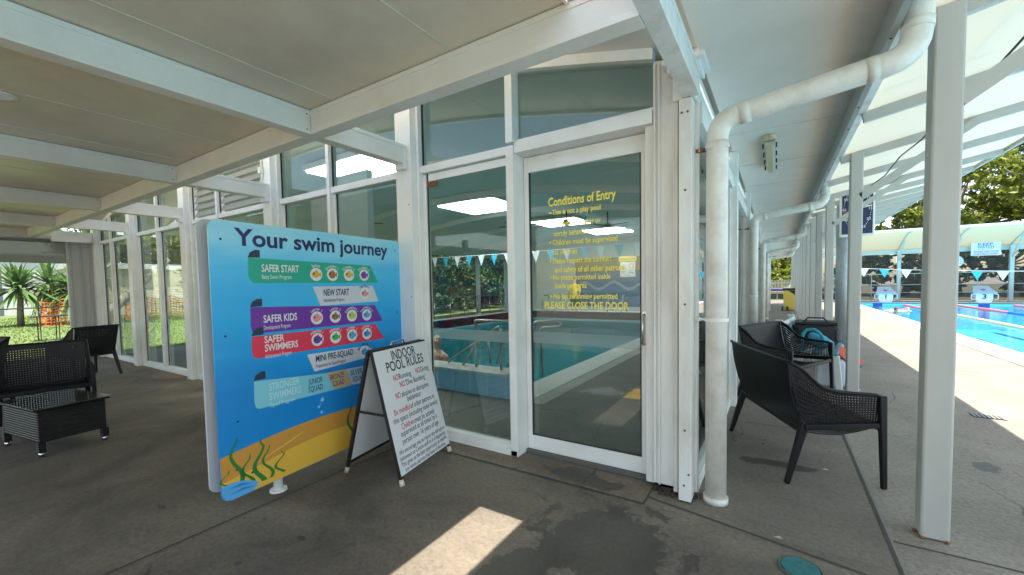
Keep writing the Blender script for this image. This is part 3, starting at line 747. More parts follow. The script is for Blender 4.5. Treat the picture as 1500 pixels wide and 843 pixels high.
# ------------------------------------------------------------------ canopy over the paving
bw = ['between the poster and the door', 'ending above the blue poster', 'second left of the poster', 'third left of the poster', 'farthest left by the clear blind']
def cbeam(mb, x0, y0, x1, y1, z0, z1):
    mb.box(x0, y0, z0+.001, x1, y1, z1)
    e = .006
    if x1-x0 > y1-y0: mb.box(x0, y0-e, z0, x1, y1+e, z0+.028).box(x0, y0-e, z1-.03, x1, y1+e, z1+.001)
    else: mb.box(x0-e, y0, z0, x1+e, y1, z0+.028).box(x0-e, y0, z1-.03, x1+e, y1, z1+.001)
    return mb
for i, x in enumerate(colX):
    t = thing('cross_beam', f'white canopy cross beam resting on a front column, {bw[i]}', 'beam', (x, -.3, 2.69), 0, 'canopy cross beams')
    cbeam(MB(), x-.05, -2.5, x+.05, 2.915, 2.69, 2.87).build('beam_body', M['beam'], t, .002)
    k = MB().box(x-.065, 2.87, 2.64, x+.065, 2.918, 2.72)
    for dx in (-.03, .03): k.ell((x+dx, 2.868, 2.67), (.008, .004, .008), 8, 4)
    k.build('bracket', M['white'], t)
    k = MB()
    for z in (2.72, 2.84): k.ell((x+.052, 2.06, z), (.004, .008, .008), 8, 4).ell((x+.052, 1.9, z), (.004, .008, .008), 8, 4)
    k.build('bolt', M['rust'], t)
t = thing('corner_beam', 'white beam running from the corner post out of the top of the picture', 'beam', (-.48, -.2, 2.69), 0, 'canopy cross beams')
cbeam(MB(), -.525, -2.5, -.44, 2.96, 2.695, 2.87).build('beam_body', M['white_old'], t, .002)
xs = [-.532] + colX
for i in range(5):
    a, c = xs[i+1] + .057, xs[i] - (.057 if i else 0)
    t = thing('edge_beam', f'white canopy edge beam parallel to the glazing, {["over the door side, longest in view", "above the blue poster", "second bay left of the poster", "third bay left of the poster", "last bay by the clear blind"][i]}', 'beam', ((a+c)/2, 1.98, 2.69), 0, 'canopy edge beams')
    cbeam(MB(), a, 1.93, c, 2.03, 2.69, 2.87).build('beam_body', M['beam'] if i else M['beam'], t, .002)
cr = thing('canopy_roof', 'large flat tan insulated canopy roof over the paving', 'roof', (-7, -.7, 2.875))
MB().box(-13.4, -2.5, 2.876, -.885, 2.04, 2.93).build('roof_panel', M['panel'], cr)
sm = MB()
for x in (-1.62, -2.74, -4.4, -5.3, -7.0, -9.6, -12.0): sm.box(x-.006, -2.5, 2.872, x+.006, 1.92, 2.877)
sm.build('panel_seam', M['seam'], cr)
MB().box(-.868, 1.90, 2.876, -.53, 2.038, 2.928).build('sun_block_plate', M['white'], cr)  # added plate that keeps direct sun off the edge beam
MB().box(-.884, -2.5, 2.86, -.87, 2.04, 2.94).build('edge_trim', M['white'], cr)
dl = thing('downlight', 'round recessed downlight in the tan canopy ceiling', 'light', (-4.55, .56, 2.87))
MB().lathe([(.0, -.002), (.075, -.002), (.10, -.008), (.105, .004)], (-4.55, .56, 2.873), 24).build('trim_ring', M['white'], dl)
for i, (x, y) in enumerate(((-13.35, -2.4), (-.5, -2.4), (-6.9, -2.4))):
    solo('canopy_post', MB().box(x-.06, y-.06, 0, x+.06, y+.06, 2.69), M['white'], f'white canopy post behind the viewer, {["left end", "right end", "middle"][i]}', 'post', bevel=.004)
cd = MB().tube([(-5.72, 2.905, 3.3), (-5.72, 2.905, 2.98), (-5.73, 2.9, 2.92), (-5.8, 2.9, 2.88)], .014, 8).box(-5.75, 2.87, 3.02, -5.69, 2.915, 3.1)
solo('conduit', cd, M['pipe'], 'white electrical conduit on the column behind the poster', 'conduit')
cd = MB().tube([(-13.2, 1.3, 2.72), (-13.2, 2.3, 2.72)], .012, 8).box(-13.25, 2.25, 2.62, -13.12, 2.85, 2.74)
solo('blind_motor_box', cd, M['white'], 'white motor box above the clear blind at the far left', 'box')

# clear blind closing the left end
bl = thing('clear_blind', 'clear roll-down blind with grey mesh header at the left end', 'blind', (-13.45, -.5, 0))
MB().box(-13.47, -3.4, 2.16, -13.46, 2.5, 2.62).build('mesh_header', M['mesh_grey'], bl)
MB().box(-13.47, -3.4, .1, -13.465, 2.5, 2.158).build('clear_panel', M['clear_pvc'], bl)
MB().box(-13.49, 2.5, 0, -13.40, 2.92, 2.66).build('side_sheet', C('blind_white', (.55, .55, .54)), bl)
for yy_ in (2.56, 2.72, 2.86): MB().box(-13.40, yy_-.02, 0, -13.37, yy_+.02, 2.66).build('stile', C('blind_stile', (.42, .42, .42)), bl)
MB().tube([(-13.46, -3.4, .09), (-13.46, 2.5, .09)], .03, 10).build('bottom_bar', M['gutter'], bl)
MB().tube([(-13.44, -3.4, 1.12), (-13.44, 2.5, 1.2)], .012, 6).build('stay_rail', M['gutter'], bl)
MB().tube([(-13.46, -3.4, 2.66), (-13.46, 2.9, 2.66)], .05, 12).build('roller', M['gutter'], bl)

# ------------------------------------------------------------------ downpipes
def arc(pts, r, n=6):
    """round the corners of a path"""
    P = [Vector(p) for p in pts]; out = [P[0]]
    for a, b, c in zip(P[:-2], P[1:-1], P[2:]):
        d1 = (a-b).normalized(); d2 = (c-b).normalized()
        p0, p1 = b + d1*r, b + d2*r
        for i in range(n+1):
            s_ = i/n; out.append((1-s_)**2*p0 + 2*s_*(1-s_)*b + s_*s_*p1)
    return out + [P[-1]]
pl = ['nearest, in front of the corner post', 'second along the walkway', 'third along the walkway', 'fourth along the walkway', 'fifth, farthest along the walkway']
for i, y in enumerate((3.06, 8.1, 13.4, 18.6, 24.0)):
    t = thing('downpipe', f'white downpipe with elbow under the eave, {pl[i]}', 'pipe', (-.34, y, 0), 0, 'downpipes on the walkway')
    r = .066
    pth = arc([(-.34, y, .02), (-.34, y, 2.545), (.60, y, 2.672), (.615, y, 3.0)], .12)
    MB().tube(pth, r, 20).build('pipe', M['pipe'], t)
    def ring(p, q, e): MB().tube([p, q], r+e, 20).build('collar', M['pipe'], t)
    def along(x): return (x, y, 2.545 + (x+.34)*.12/.9)
    ring((-.34, y, 0.004), (-.34, y, .045), .012); ring((-.34, y, 1.245), (-.34, y, 1.25), .004); ring((-.34, y, 2.36), (-.34, y, 2.405), .004)
    ring(along(-.215), along(-.155), .0025); ring(along(.40), along(.452), .0025); ring((.607, y, 2.80), (.609, y, 2.85), .0025)
    for z in (2.37, 1.245):
        k = MB().tube([(-.34, y, z-.012), (-.34, y, z+.012)], r+.008, 16, False).box(-.47, y-.012, z-.008, -.40, y+.012, z+.008).ell((-.44, y-.015, z), (.012, .012, .014), 8, 5)
        k.build('clip', M['pipe'], t)
        if z > 2: MB().box(-.468, y-.016, z-.011, -.405, y+.016, z+.011).ell((-.43, y-.02, z), (.016, .014, .016), 8, 5).build('rusty_bracket', M['rust'], t)

# ------------------------------------------------------------------ verandah posts, rafters, translucent roof
RX = 2.83
def zr(x): return 2.97 + .2*(x-.7)
py_ = [3.28, 6.37, 9.25, 11.45, 13.35, 15.3, 17.3, 19.3, 21.4, 23.6, 26.0, 28.6, 31.2]
for i, y in enumerate(py_):
    o_ = ['closest and widest, at the right of the picture', 'second, beside the two black benches'][i] if i < 2 else f'{ORD[i]} along the row' if i < 12 else 'farthest along the row'
    t = thing('verandah_post', f'grey white verandah post, {o_}', 'post', (.77, y, 0), 0, 'verandah posts beside the pool deck')
    w = .063 if i == 0 else .06
    MB().box(.77-w, y-w, 0.004, .77+w, y+w, zr(.8)-.02).build('post_shaft', M['post'], t, .012)
    MB().bar((.77+w-.02, y-.045, 2.45), (1.75, y-.045, zr(1.75)-.05), .03, .08).build('brace', M['post'], t)
    if i == 0:
        for dx, dy, s_ in ((-.055, -.066, .014), (.05, -.066, .010), (-.068, .01, .016)): MB().ell((.77+dx, y+dy, .006), (s_, s_*.8, .010), 7, 4).build('rust_lump', M['rust'], t)
ry_ = sorted([1.5] + py_[:-1] + [(a+b)/2 for a, b in zip(py_[:-1], py_[1:])])
for i, y in enumerate(ry_[:24]):
    t = solo('rafter', MB().bar((.62, y, zr(.62)-.045), (RX-.02, y, zr(RX-.02)-.045), .055, .085), M['post'], f'pale sloping rafter under the translucent verandah roof, number {i+1} counted away from the viewer', 'rafter', 'rafters of the verandah roof')
vr = thing('verandah_roof', 'white translucent sloping roof over the edge of the pool deck', 'roof', (1.75, 15, 2.97))
mb = MB(); n_ = 2
for k in range(18):
    ya, yb = -1.0 + 1.8*k, -1.0 + 1.8*(k+1) - .001
    mb.add([(.60, ya, zr(.60)+.002), (RX, ya, zr(RX)+.002), (RX, yb, zr(RX)+.002), (.60, yb, zr(.60)+.002), (.60, ya, zr(.60)+.012), (RX, ya, zr(RX)+.012), (RX, yb, zr(RX)+.012), (.60, yb, zr(.60)+.012)],
       [(0,3,2,1),(4,5,6,7),(0,1,5,4),(1,2,6,5),(2,3,7,6),(3,0,4,7)], False)
mb.build('roof_sheet', M['roof_sheet'], vr)
MB().box(RX, -1, zr(RX)-.05, RX+.03, 31.4, zr(RX)+.03).build('edge_angle', M['post'], vr)
cb = MB()
pp = [Vector((1.25+.0*k, 1.5+1.8*k/2, zr(1.25)-.10 - (.05 if k % 2 else 0))) for k in range(34)]
cb.tube(pp, .008, 6); solo('roof_cable', cb, M['black'], 'black cable strung below the translucent verandah roof', 'cable')

# surface light under the eave
t = thing('batten_light', 'old yellowed weatherproof batten light under the walkway eave', 'light', (-.085, 5.85, 2.9))
x = -.085
MB().box(x-.055, 5.15, 2.965, x+.055, 6.55, 2.998).build('base_tray', C('batten_base', (.5, .48, .40)), t, .006)
mb = MB().prism([(-.05, 0), (.05, 0), (.035, -.06), (-.035, -.06)], ((x, 5.22, 2.963), (1, 0, 0), (0, 0, 1)), -1.26, 0)
mb.build('diffuser', C('batten_diff', (.55, .50, .32), .3), t, .01)
MB().lathe([(.0, .001), (.055, .001), (.06, .03)], (x, 5.15, 2.965), 16).build('end_cap', C('batten_cap', (.62, .50, .28)), t)
k = MB()
for i in range(4):
    for s_ in (-1, 1): k.box(x+s_*.055, 5.35+i*.35, 2.93, x+s_*.068, 5.39+i*.35, 2.975)
k.build('clip', M['dark_gap'], t)

# galvanised column with pace clock
t = thing('steel_column', 'round galvanised steel column standing behind the verandah posts', 'column', (1.12, 10.6, 0))
MB().tube([(1.12, 10.6, 0), (1.12, 10.6, 3.04)], .135, 24).build('shaft', M['galv'], t)
MB().box(.9, 10.38, 0, 1.34, 10.82, .05).build('base_plate', M['galv'], t)
t = thing('pace_clock', 'square navy pace clock with red and white hands fixed to the steel column', 'clock', (1.22, 9.95, 2.3))
MB().box(.97, 9.90, 2.28, 1.47, 10.02, 3.26).build('case', M['white'], t, .01)
mb = MB(); Bc = ((1.22, 9.899, 2.77), (1, 0, 0), (0, 0, 1)); mb.m = 0
mb.box(1.0, 9.893, 2.32, 1.44, 9.899, 3.22)
mb.build('dial', C('clock_navy', (.015, .025, .09)), t)
mb = MB(); Bc = ((1.22, 9.892, 2.77), (1, 0, 0), (0, 0, 1)); mb.m = 0
for k in range(60):
    a = k*math.pi/30; r0, r1 = (.155, .185)
    if k % 5: 
        c_, s_ = math.sin(a), math.cos(a); px_, pz_ = c_*.17*1.15, s_*.17*2.2
        poly(mb, Bc, [(px_-.004, pz_-.008), (px_+.004, pz_-.008), (px_+.004, pz_+.008), (px_-.004, pz_+.008)], .001)
    else:
        text(mb, str(k if k else 60), Bc, math.sin(a)*.17*1.1, math.cos(a)*.17*2.2-.02, .06, None, .01, 'C', .001)
mb.build('numerals', C('clock_white', (.8, .8, .8)), t)
MB().add([(1.22, 9.888, 2.78), (1.03, 9.888, 2.70), (1.03, 9.888, 2.72), (1.22, 9.888, 2.80)], [(0, 1, 2, 3)]).build('red_hand', C('clock_red', (.7, .03, .03)), t)
MB().add([(1.22, 9.886, 2.77), (1.43, 9.886, 2.81), (1.43, 9.886, 2.83), (1.22, 9.886, 2.80)], [(0, 1, 2, 3)]).build('white_hand', C('clock_white', (.8, .8, .8)), t)

# ------------------------------------------------------------------ poster board
t = thing('swim_poster', 'large blue poster board headed Your swim journey on short posts', 'poster', (-3.11, 2.06, 0))
pA = Vector((-3.02, 1.19, 0)); pB = Vector((-3.2, 2.93, 0)); pu = (pB-pA).normalized(); pn = pu.cross(Vector((0, 0, 1)))
PB = (pA, pu, Vector((0, 0, 1)))
def rrect(u0, v0, u1, v1, r, n=6):
    o = []
    for cx, cy, a0 in ((u1-r, v0+r, -90), (u1-r, v1-r, 0), (u0+r, v1-r, 90), (u0+r, v0+r, 180)):
        for i in range(n+1):
            a = R(a0 + 90*i/n); o.append((cx + r*math.cos(a), cy + r*math.sin(a)))
    return o
m = bpy.data.materials.new('poster_sea_print'); tt, n, l = nt(m); b = n['Principled BSDF']; b.inputs['Roughness'].default_value = .3
sx = n.new('ShaderNodeSeparateXYZ'); gp = n.new('ShaderNodeNewGeometry'); l.new(gp.outputs['Position'], sx.inputs[0])
wav = noise(tt, 1.1, 3, .5, stretch=(1, 1, 5)); zz = math_n(tt, 'ADD', math_n(tt, 'DIVIDE', sx.outputs[2], 2.0), math_n(tt, 'MULTIPLY', math_n(tt, 'SUBTRACT', wav, .5), .25))
cr_ = n.new('ShaderNodeValToRGB'); l.new(zz, cr_.inputs[0]); e = cr_.color_ramp.elements
e[0].position = .18; e[0].color = (.01, .26, .66, 1); e[1].position = .98; e[1].color = (.40, .76, .90, 1)
for p_, c_ in ((.40, (.006, .24, .66, 1)), (.62, (.012, .40, .82, 1)), (.80, (.07, .52, .88, 1)), (.90, (.22, .65, .90, 1))):
    q = e.new(p_); q.color = c_
l.new(cr_.outputs[0], b.inputs['Base Color'])
fp = MB().prism(rrect(0, .11, 1.75, 1.955, .06), PB, -.012, 0).build('front_panel', m, t)
MB().prism(rrect(-.01, .15, 1.76, 1.965, .06), PB, -.125, -.113).build('back_panel', C('board_grey', (.62, .62, .64)), t)
MB().prism([(.06, .3), (.10, .3), (.10, 1.9), (.06, 1.9)], PB, -.112, -.013).build('timber_batten', C('board_timber', (.17, .085, .045), .7), t)
MB().prism([(1.69, .3), (1.73, .3), (1.73, 1.9), (1.69, 1.9)], PB, -.112, -.013).build('timber_batten', C('board_timber', (.17, .085, .045), .7), t)
for uu in (.42, 1.35):
    c_ = pA + pu*uu - pn*.06
    MB().tube([c_ + Vector((0, 0, .0)), c_ + Vector((0, 0, 1.6))], .032, 14).build('post', M['white'], t)
    MB().tube([c_, c_ + Vector((0, 0, .014))], .06, 14).build('foot_plate', M['white'], t)
k = MB()
for a, b_ in ((.07, 1.83), (1.68, 1.86), (.07, 1.2), (1.68, 1.25), (.12, .62), (.1, .3), (1.2, .3), (.2, .24), (1.68, .75)):
    disc(k, PB, a, b_, .008, .002, 8)
k.build('screw', M['dark_gap'], fp)
W_ = C('print_white', (.78, .78, .78), .35); NV = C('print_navy', (.012, .02, .11), .35)
mb = MB(); text(mb, 'Your swim journey', PB, .155, 1.80, .162, 1.42, .024, lift=.0016); mb.build('title_lettering', NV, fp)
def ribbon(name, pts, col, curl=None):
    mb = MB(); poly(mb, PB, pts, .0012); mb.build(name, col, fp)
    if curl:
        mb = MB(); u0, v0 = curl; poly(mb, PB, [(u0, v0), (u0+.085, v0+.003), (u0+.085, v0+.055), (u0+.05, v0+.055), (u0+.015, v0+.036)], .0016)
        mb.build('ribbon_curl', C('print_dark', (.02, .03, .06), .35), fp)
GR = C('print_green', (.02, .40, .28)); PU = C('print_purple', (.16, .03, .34)); RD = C('print_red', (.72, .04, .09)); LG = C('print_grey', (.66, .68, .72)); AQ = C('print_aqua', (.22, .60, .72)); TN = C('print_tan', (.60, .45, .24)); LB = C('print_palegrey', (.42, .58, .68))
def rnd(u0, vt, vb, pts): return [(u0+.03, vt)] + pts + [(u0+.05, vb), (u0+.015, vb+.02), (u0, vb+.06), (u0, vt-.01)]
ribbon('ribbon', [(.24, 1.72), (1.345, 1.70), (1.435, 1.545), (.27, 1.545), (.245, 1.57), (.237, 1.6)], GR, (.238, 1.72))
ribbon('ribbon', [(.735, 1.515), (1.37, 1.515), (1.435, 1.37), (.80, 1.36)], LG)
ribbon('ribbon', [(.24, 1.38), (1.385, 1.335), (1.485, 1.18), (.27, 1.195), (.245, 1.21), (.237, 1.25)], PU, (.238, 1.38))
ribbon('ribbon', [(.24, 1.175), (1.385, 1.16), (1.495, 1.012), (.27, 1.02), (.245, 1.035), (.237, 1.07)], RD, (.238, 1.18))
ribbon('ribbon', [(.66, .985), (1.30, .97), (1.39, .868), (.72, .84)], LG)
ribbon('ribbon', [(.24, .865), (.83, .806), (.905, .652), (.27, .665), (.245, .68), (.237, .72)], AQ, (.238, .868))
ribbon('ribbon', [(.832, .806), (1.03, .802), (1.085, .652), (.907, .652)], TN)
ribbon('ribbon', [(1.032, .802), (1.30, .79), (1.37, .63), (1.087, .652)], LB)
for sv, sub, x, y, w, col, h in (('SAFER START', 'Baby Swim Program', .33, 1.625, .29, W_, .075), ('NEW START', 'Introduction Program', .833, 1.44, .26, NV, .075), ('SAFER KIDS', 'Development Program', .327, 1.265, .26, W_, .075),
        ('SAFER', None, .327, 1.12, .15, W_, .07), ('SWIMMERS', 'Achievement Program', .327, 1.06, .26, W_, .07), ('MINI PRE-SQUAD', 'Preparation for Squad Program', .735, .915, .38, NV, .072),
        ('STRONGER', None, .345, .775, .24, C('print_pale', (.5, .78, .86)), .075), ('SWIMMERS', 'Squad Program', .345, .705, .25, C('print_pale', (.5, .78, .86)), .075),
        ('JUNIOR', None, .66, .745, .13, NV, .065), ('SQUAD', None, .66, .685, .13, NV, .065), ('BRONZE', None, .865, .74, .14, NV, .065), ('SQUAD', None, .885, .68, .12, NV, .065), ('SILVER', None, 1.075, .735, .13, NV, .065), ('SQUAD', None, 1.095, .675, .13, NV, .065)):
    mb = MB(); text(mb, sv, PB, x, y, h, w, .02 if col in (W_,) or 'PRE' in sv or 'NEW' in sv else .006, lift=.0024)
    if sub: text(mb, sub, PB, x, y-.05, .042, w*.78, .004, lift=.0024)
    mb.build('lettering', col, fp)
ic = [(.771, 1.612, (.75, .42, .05), 'Splash'), (.927, 1.612, (.40, .16, .05), 'Discovery 1'), (1.098, 1.612, (.72, .45, .08), 'Discovery 2'), (1.27, 1.612, (.22, .06, .40), 'Discovery 3'),
      (1.27, 1.445, (.75, .30, .32), 'New Start'),
      (.761, 1.265, (.80, .28, .35), 'Learner 1'), (.94, 1.262, (.30, .14, .06), 'Learner 2'), (1.115, 1.258, (.55, .60, .08), 'Intermediate 1'), (1.285, 1.252, (.10, .35, .70), 'Intermediate 2'),
      (.759, 1.092, (.14, .05, .30), 'Advanced 1'), (.935, 1.09, (.10, .42, .12), 'Advanced 2'), (1.11, 1.086, (.15, .38, .62), 'Achiever 1'), (1.28, 1.08, (.06, .28, .60), 'Achiever 2'), (1.245, .92, (.10, .40, .70), 'Mini Pre-Squad')]
for i, (x, y, c_, lab) in enumerate(ic):
    mb = MB(); mb.m = 0; disc(mb, PB, x, y, .056, .0024, 24, .052)
    mb.m = 1; rr = random.Random(i)
    disc(mb, PB, x-.004, y, .036, .0032, 14, .026+.006*(i % 2))
    poly(mb, PB, [(x+.02, y), (x+.048, y+.024), (x+.042, y-.004), (x+.048, y-.026)], .0034)
    poly(mb, PB, [(x-.02, y+.02), (x+.008, y+.042), (x+.014, y+.018)], .0034)
    mb.m = 2; disc(mb, PB, x-.022, y+.006, .008, .004, 8)
    mb.m = 3 if y < 1.4 or y > 1.5 else 4
    if 'Mini' in lab or 'New' in lab: mb.m = 4
    k_ = len(lab)
    for j, ch in enumerate(lab):
        if ch == ' ': continue
        a = R(90) + (k_-1)/2*.17 - j*.17
        text(mb, ch, PB, x+.064*math.cos(a), y+.060*math.sin(a), .034, None, .004, 'C', .0024, a-R(90))
    mb.build('badge', [W_, C(f'badge_{i}', c_), C('print_eye', (.02, .02, .02)), W_, NV], fp)
# sea bed
def wavy(u0, u1, f, n=30): return [(u0+(u1-u0)*i/n, f(u0+(u1-u0)*i/n)) for i in range(n+1)]
mb = MB(); f1 = lambda u: .40 + .05*math.sin(u*2.1+.2) + .02*u
mb.m = 0; poly(mb, PB, wavy(0.0, 1.75, f1) + [(1.75, .17), (1.69, .112), (.06, .112), (0.0, .17)], .0012)
f2 = lambda u: .27 + .05*math.sin(u*2.6-.6)
mb.m = 1; poly(mb, PB, wavy(0.0, 1.75, f2) + [(1.75, .17), (1.69, .112), (.06, .112), (0.0, .17)], .0018)
mb.m = 2; poly(mb, PB, [(.12, .26), (.55, .385), (.62, .40), (.5, .36)], .0024); poly(mb, PB, [(1.0, .25), (1.5, .36), (1.6, .37)], .0024)
mb.build('sea_bed', [C('print_sand', (.62, .30, .05)), C('print_sand2', (.78, .47, .06)), C('print_sand3', (.82, .55, .14))], fp)
mb = MB()
def weed(u, v, h, w, ph):
    n_ = 18; L_ = []; Rr = []
    for i in range(n_+1):
        s_ = i/n_; c_ = u + .035*math.sin(s_*7+ph)*(1 if s_ < .85 else .6); ww = w*(1-s_)**.6 + .002
        L_.append((c_-ww, v+h*s_)); Rr.append((c_+ww, v+h*s_))
    for i in range(n_): poly(mb, PB, [L_[i], Rr[i], Rr[i+1], L_[i+1]], .003)
for a in ((.1, .16, .36, .016, 0), (.17, .16, .22, .012, 1), (.25, .15, .30, .018, 2), (.31, .15, .24, .012, .6), (.40, .15, .17, .011, 2), (.03, .18, .14, .008, 1), (1.06, .13, .36, .018, .4), (1.14, .13, .25, .014, 2), (1.48, .14, .3, .016, 1)):
    mb = MB(); weed(*a); mb.build('sea_weed', C('print_weed', (.03, .20, .04)), fp)
mb = MB(); mb.m = 0; poly(mb, PB, [(0.0, .17), (.02, .128), (.06, .112), (.2, .112), (.245, .15), (.2, .185), (.13, .215), (.06, .225), (0.0, .22)], .0036)
mb.m = 1; poly(mb, PB, [(.03, .19), (.12, .20), (.2, .17), (.1, .185)], .004); poly(mb, PB, [(.03, .15), (.14, .165), (.22, .14), (.12, .15)], .004)
mb.build('blue_rock', [C('print_rock', (.10, .42, .80)), C('print_rock2', (.03, .22, .60))], fp)
mb = MB()
for a, b_, r_ in ((.78, .60, .018), (.745, .55, .012), (.77, .50, .013), (.76, .57, .006)): disc(mb, PB, a, b_, r_, .003, 14)
mb.build('bubble', C('print_bubble', (.25, .58, .86)), fp)

# ------------------------------------------------------------------ A-frame board
t = thing('sandwich_board', 'A-frame board headed Indoor Pool Rules standing before the poster', 'sign', (-2.64, 2.42, 0))
fB, fC = Vector((-2.36, 2.118, 0)), Vector((-2.486, 2.798, 0)); tL, tR = Vector((-2.622, 2.087, 1.0)), Vector((-2.748, 2.767, 1.0))
rA = Vector((-2.941, 2.055, 0)); rD = rA + (fC-fB); tL2, tR2 = tL + Vector((-.035, -.005, 0)), tR + Vector((-.035, -.005, 0))
for (b0, b1, t0, t1, nm, lab) in ((fB, fC, tL, tR, 'front_leaf', 1), (rA, rD, tL2, tR2, 'rear_leaf', 0)):
    mb = MB(); ww = .024; nn = (b1-b0).cross(t0-b0).normalized()
    d0, d1 = (t0-b0), (t1-b1)
    mb.bar(b0 + d0*.035, t0, ww, ww, nn).bar(b1 + d1*.035, t1, ww, ww, nn)
    mb.bar(b0 + d0*.09, b1 + d1*.09, ww*.9, ww*.9, nn).bar(t0, t1, ww, ww, nn)
    fr = mb.build(nm, M['blackmetal'], t)
    for b_, d_ in ((b0, d0), (b1, d1)): MB().tube([b_ + d_*.004, b_ + d_*.05], [.021, .017], 10).build('rubber_foot', C('foot_white', (.62, .58, .50)) if lab else C('foot_tan', (.45, .36, .26)), fr)
    u_ = (b1-b0).normalized(); v_ = d0.normalized(); L = d0.length
    BB = (b0, u_, v_)
    sg = 1 if lab else -1
    bd = MB().prism([(-.004, .075) , (.695, .075), (.695, L-.004), (-.004, L-.004)] if lab else [(.012, .095), (.68, .095), (.68, L-.012), (.012, L-.012)], BB, .013 if lab else -.004, .018 if lab else .004)
    bd = bd.build('board', C('board_white', (.74, .75, .77), .35), fr)
    if lab:
        K = C('print_black', (.012, .014, .03), .4); RR = C('print_redtext', (.62, .03, .03), .4)
        mb = MB(); lf_ = .0195
        mb.m = 0
        def T(sv, x, v, h, w, m_=0, b_=.0): mb.m = m_; text(mb, sv, BB, x, v, h, w, b_, lift=lf_)
        T('INDOOR', .19, .935, .112, .32, 0, .012); T('POOL RULES', .10, .852, .112, .50, 0, .012)
        T('NO', .15, .772, .066, .062, 1, .008); T('Running', .222, .772, .066, .16); T('NO', .45, .772, .066, .062, 1, .008); T('Diving', .522, .772, .066, .12)
        T('NO', .21, .706, .066, .062, 1, .008); T("'Dive Bombing'", .285, .706, .066, .28)
        T('NO', .13, .630, .066, .062, 1, .008); T('abusive or disruptive', .203, .630, .066, .38); T('behaviour', .26, .580, .066, .19)
        T('Be mindful', .07, .515, .064, .20, 1, .004); T('of other patrons in', .28, .515, .064, .345); T('this space (including noise levels)', .04, .455, .062, .615)
        T('Children', .115, .392, .064, .165, 1, .004); T('must be actively', .29, .392, .064, .29); T('supervised at all times by a', .09, .342, .062, .51)
        T('person over 16 years of age', .09, .285, .062, .51)
        T('We encourage you to report any disruptive', .02, .222, .048, .645); T('behaviour to Centre staff as it is happening.', .02, .176, .048, .645)
        T('This gives us the best opportunity to resolve', .02, .132, .048, .645); T('any issues patrons may have at the time.', .05, .088, .048, .58)
        mb.build('lettering', [K, RR], bd)
MB().tube([tL + (tR-tL)*.35 + Vector((-.017, 0, .01)), tL + (tR-tL)*.37 + Vector((-.017, 0, .045)), tL + (tR-tL)*.6 + Vector((-.017, 0, .045)), tL + (tR-tL)*.62 + Vector((-.017, 0, .01))], .006, 8).build('carry_handle', M['steel'], t)
a_ = fB + (tL-fB)*.52; c_ = rA + (tL2-rA)*.52
MB().bar(a_, c_, .004, .02).build('stay', M['blackmetal'], t)
# ------------------------------------------------------------------ net armchairs and benches
def net(mb, P, nu, nv, border=1, k=.56):
    """sheet P(u,v) pierced by a grid of rounded-square holes, closed along its border"""
    for i in range(nu):
        for j in range(nv):
            u0, u1, v0, v1 = i/nu, (i+1)/nu, j/nv, (j+1)/nv
            a = [P(u0, v0), P(u1, v0), P(u1, v1), P(u0, v1)]
            if i < border or j < border or i >= nu-border or j >= nv-border:
                mb.add(a, [(0, 1, 2, 3)], False); continue
            c = sum(a, Vector())/4; b_ = [c + (p-c)*k for p in a]
            mb.add(a + b_, [(0, 1, 5, 4), (1, 2, 6, 5), (2, 3, 7, 6), (3, 0, 4, 7)], False)
def lerp_path(pts):
    pts = [Vector(p) for p in pts]; L = [0]
    for a, b in zip(pts[:-1], pts[1:]): L.append(L[-1] + (b-a).length)
    def f(s):
        d = s*L[-1]
        for i in range(len(pts)-1):
            if d <= L[i+1] + 1e-9: return pts[i].lerp(pts[i+1], (d-L[i])/(L[i+1]-L[i]))
        return pts[-1]
    return f
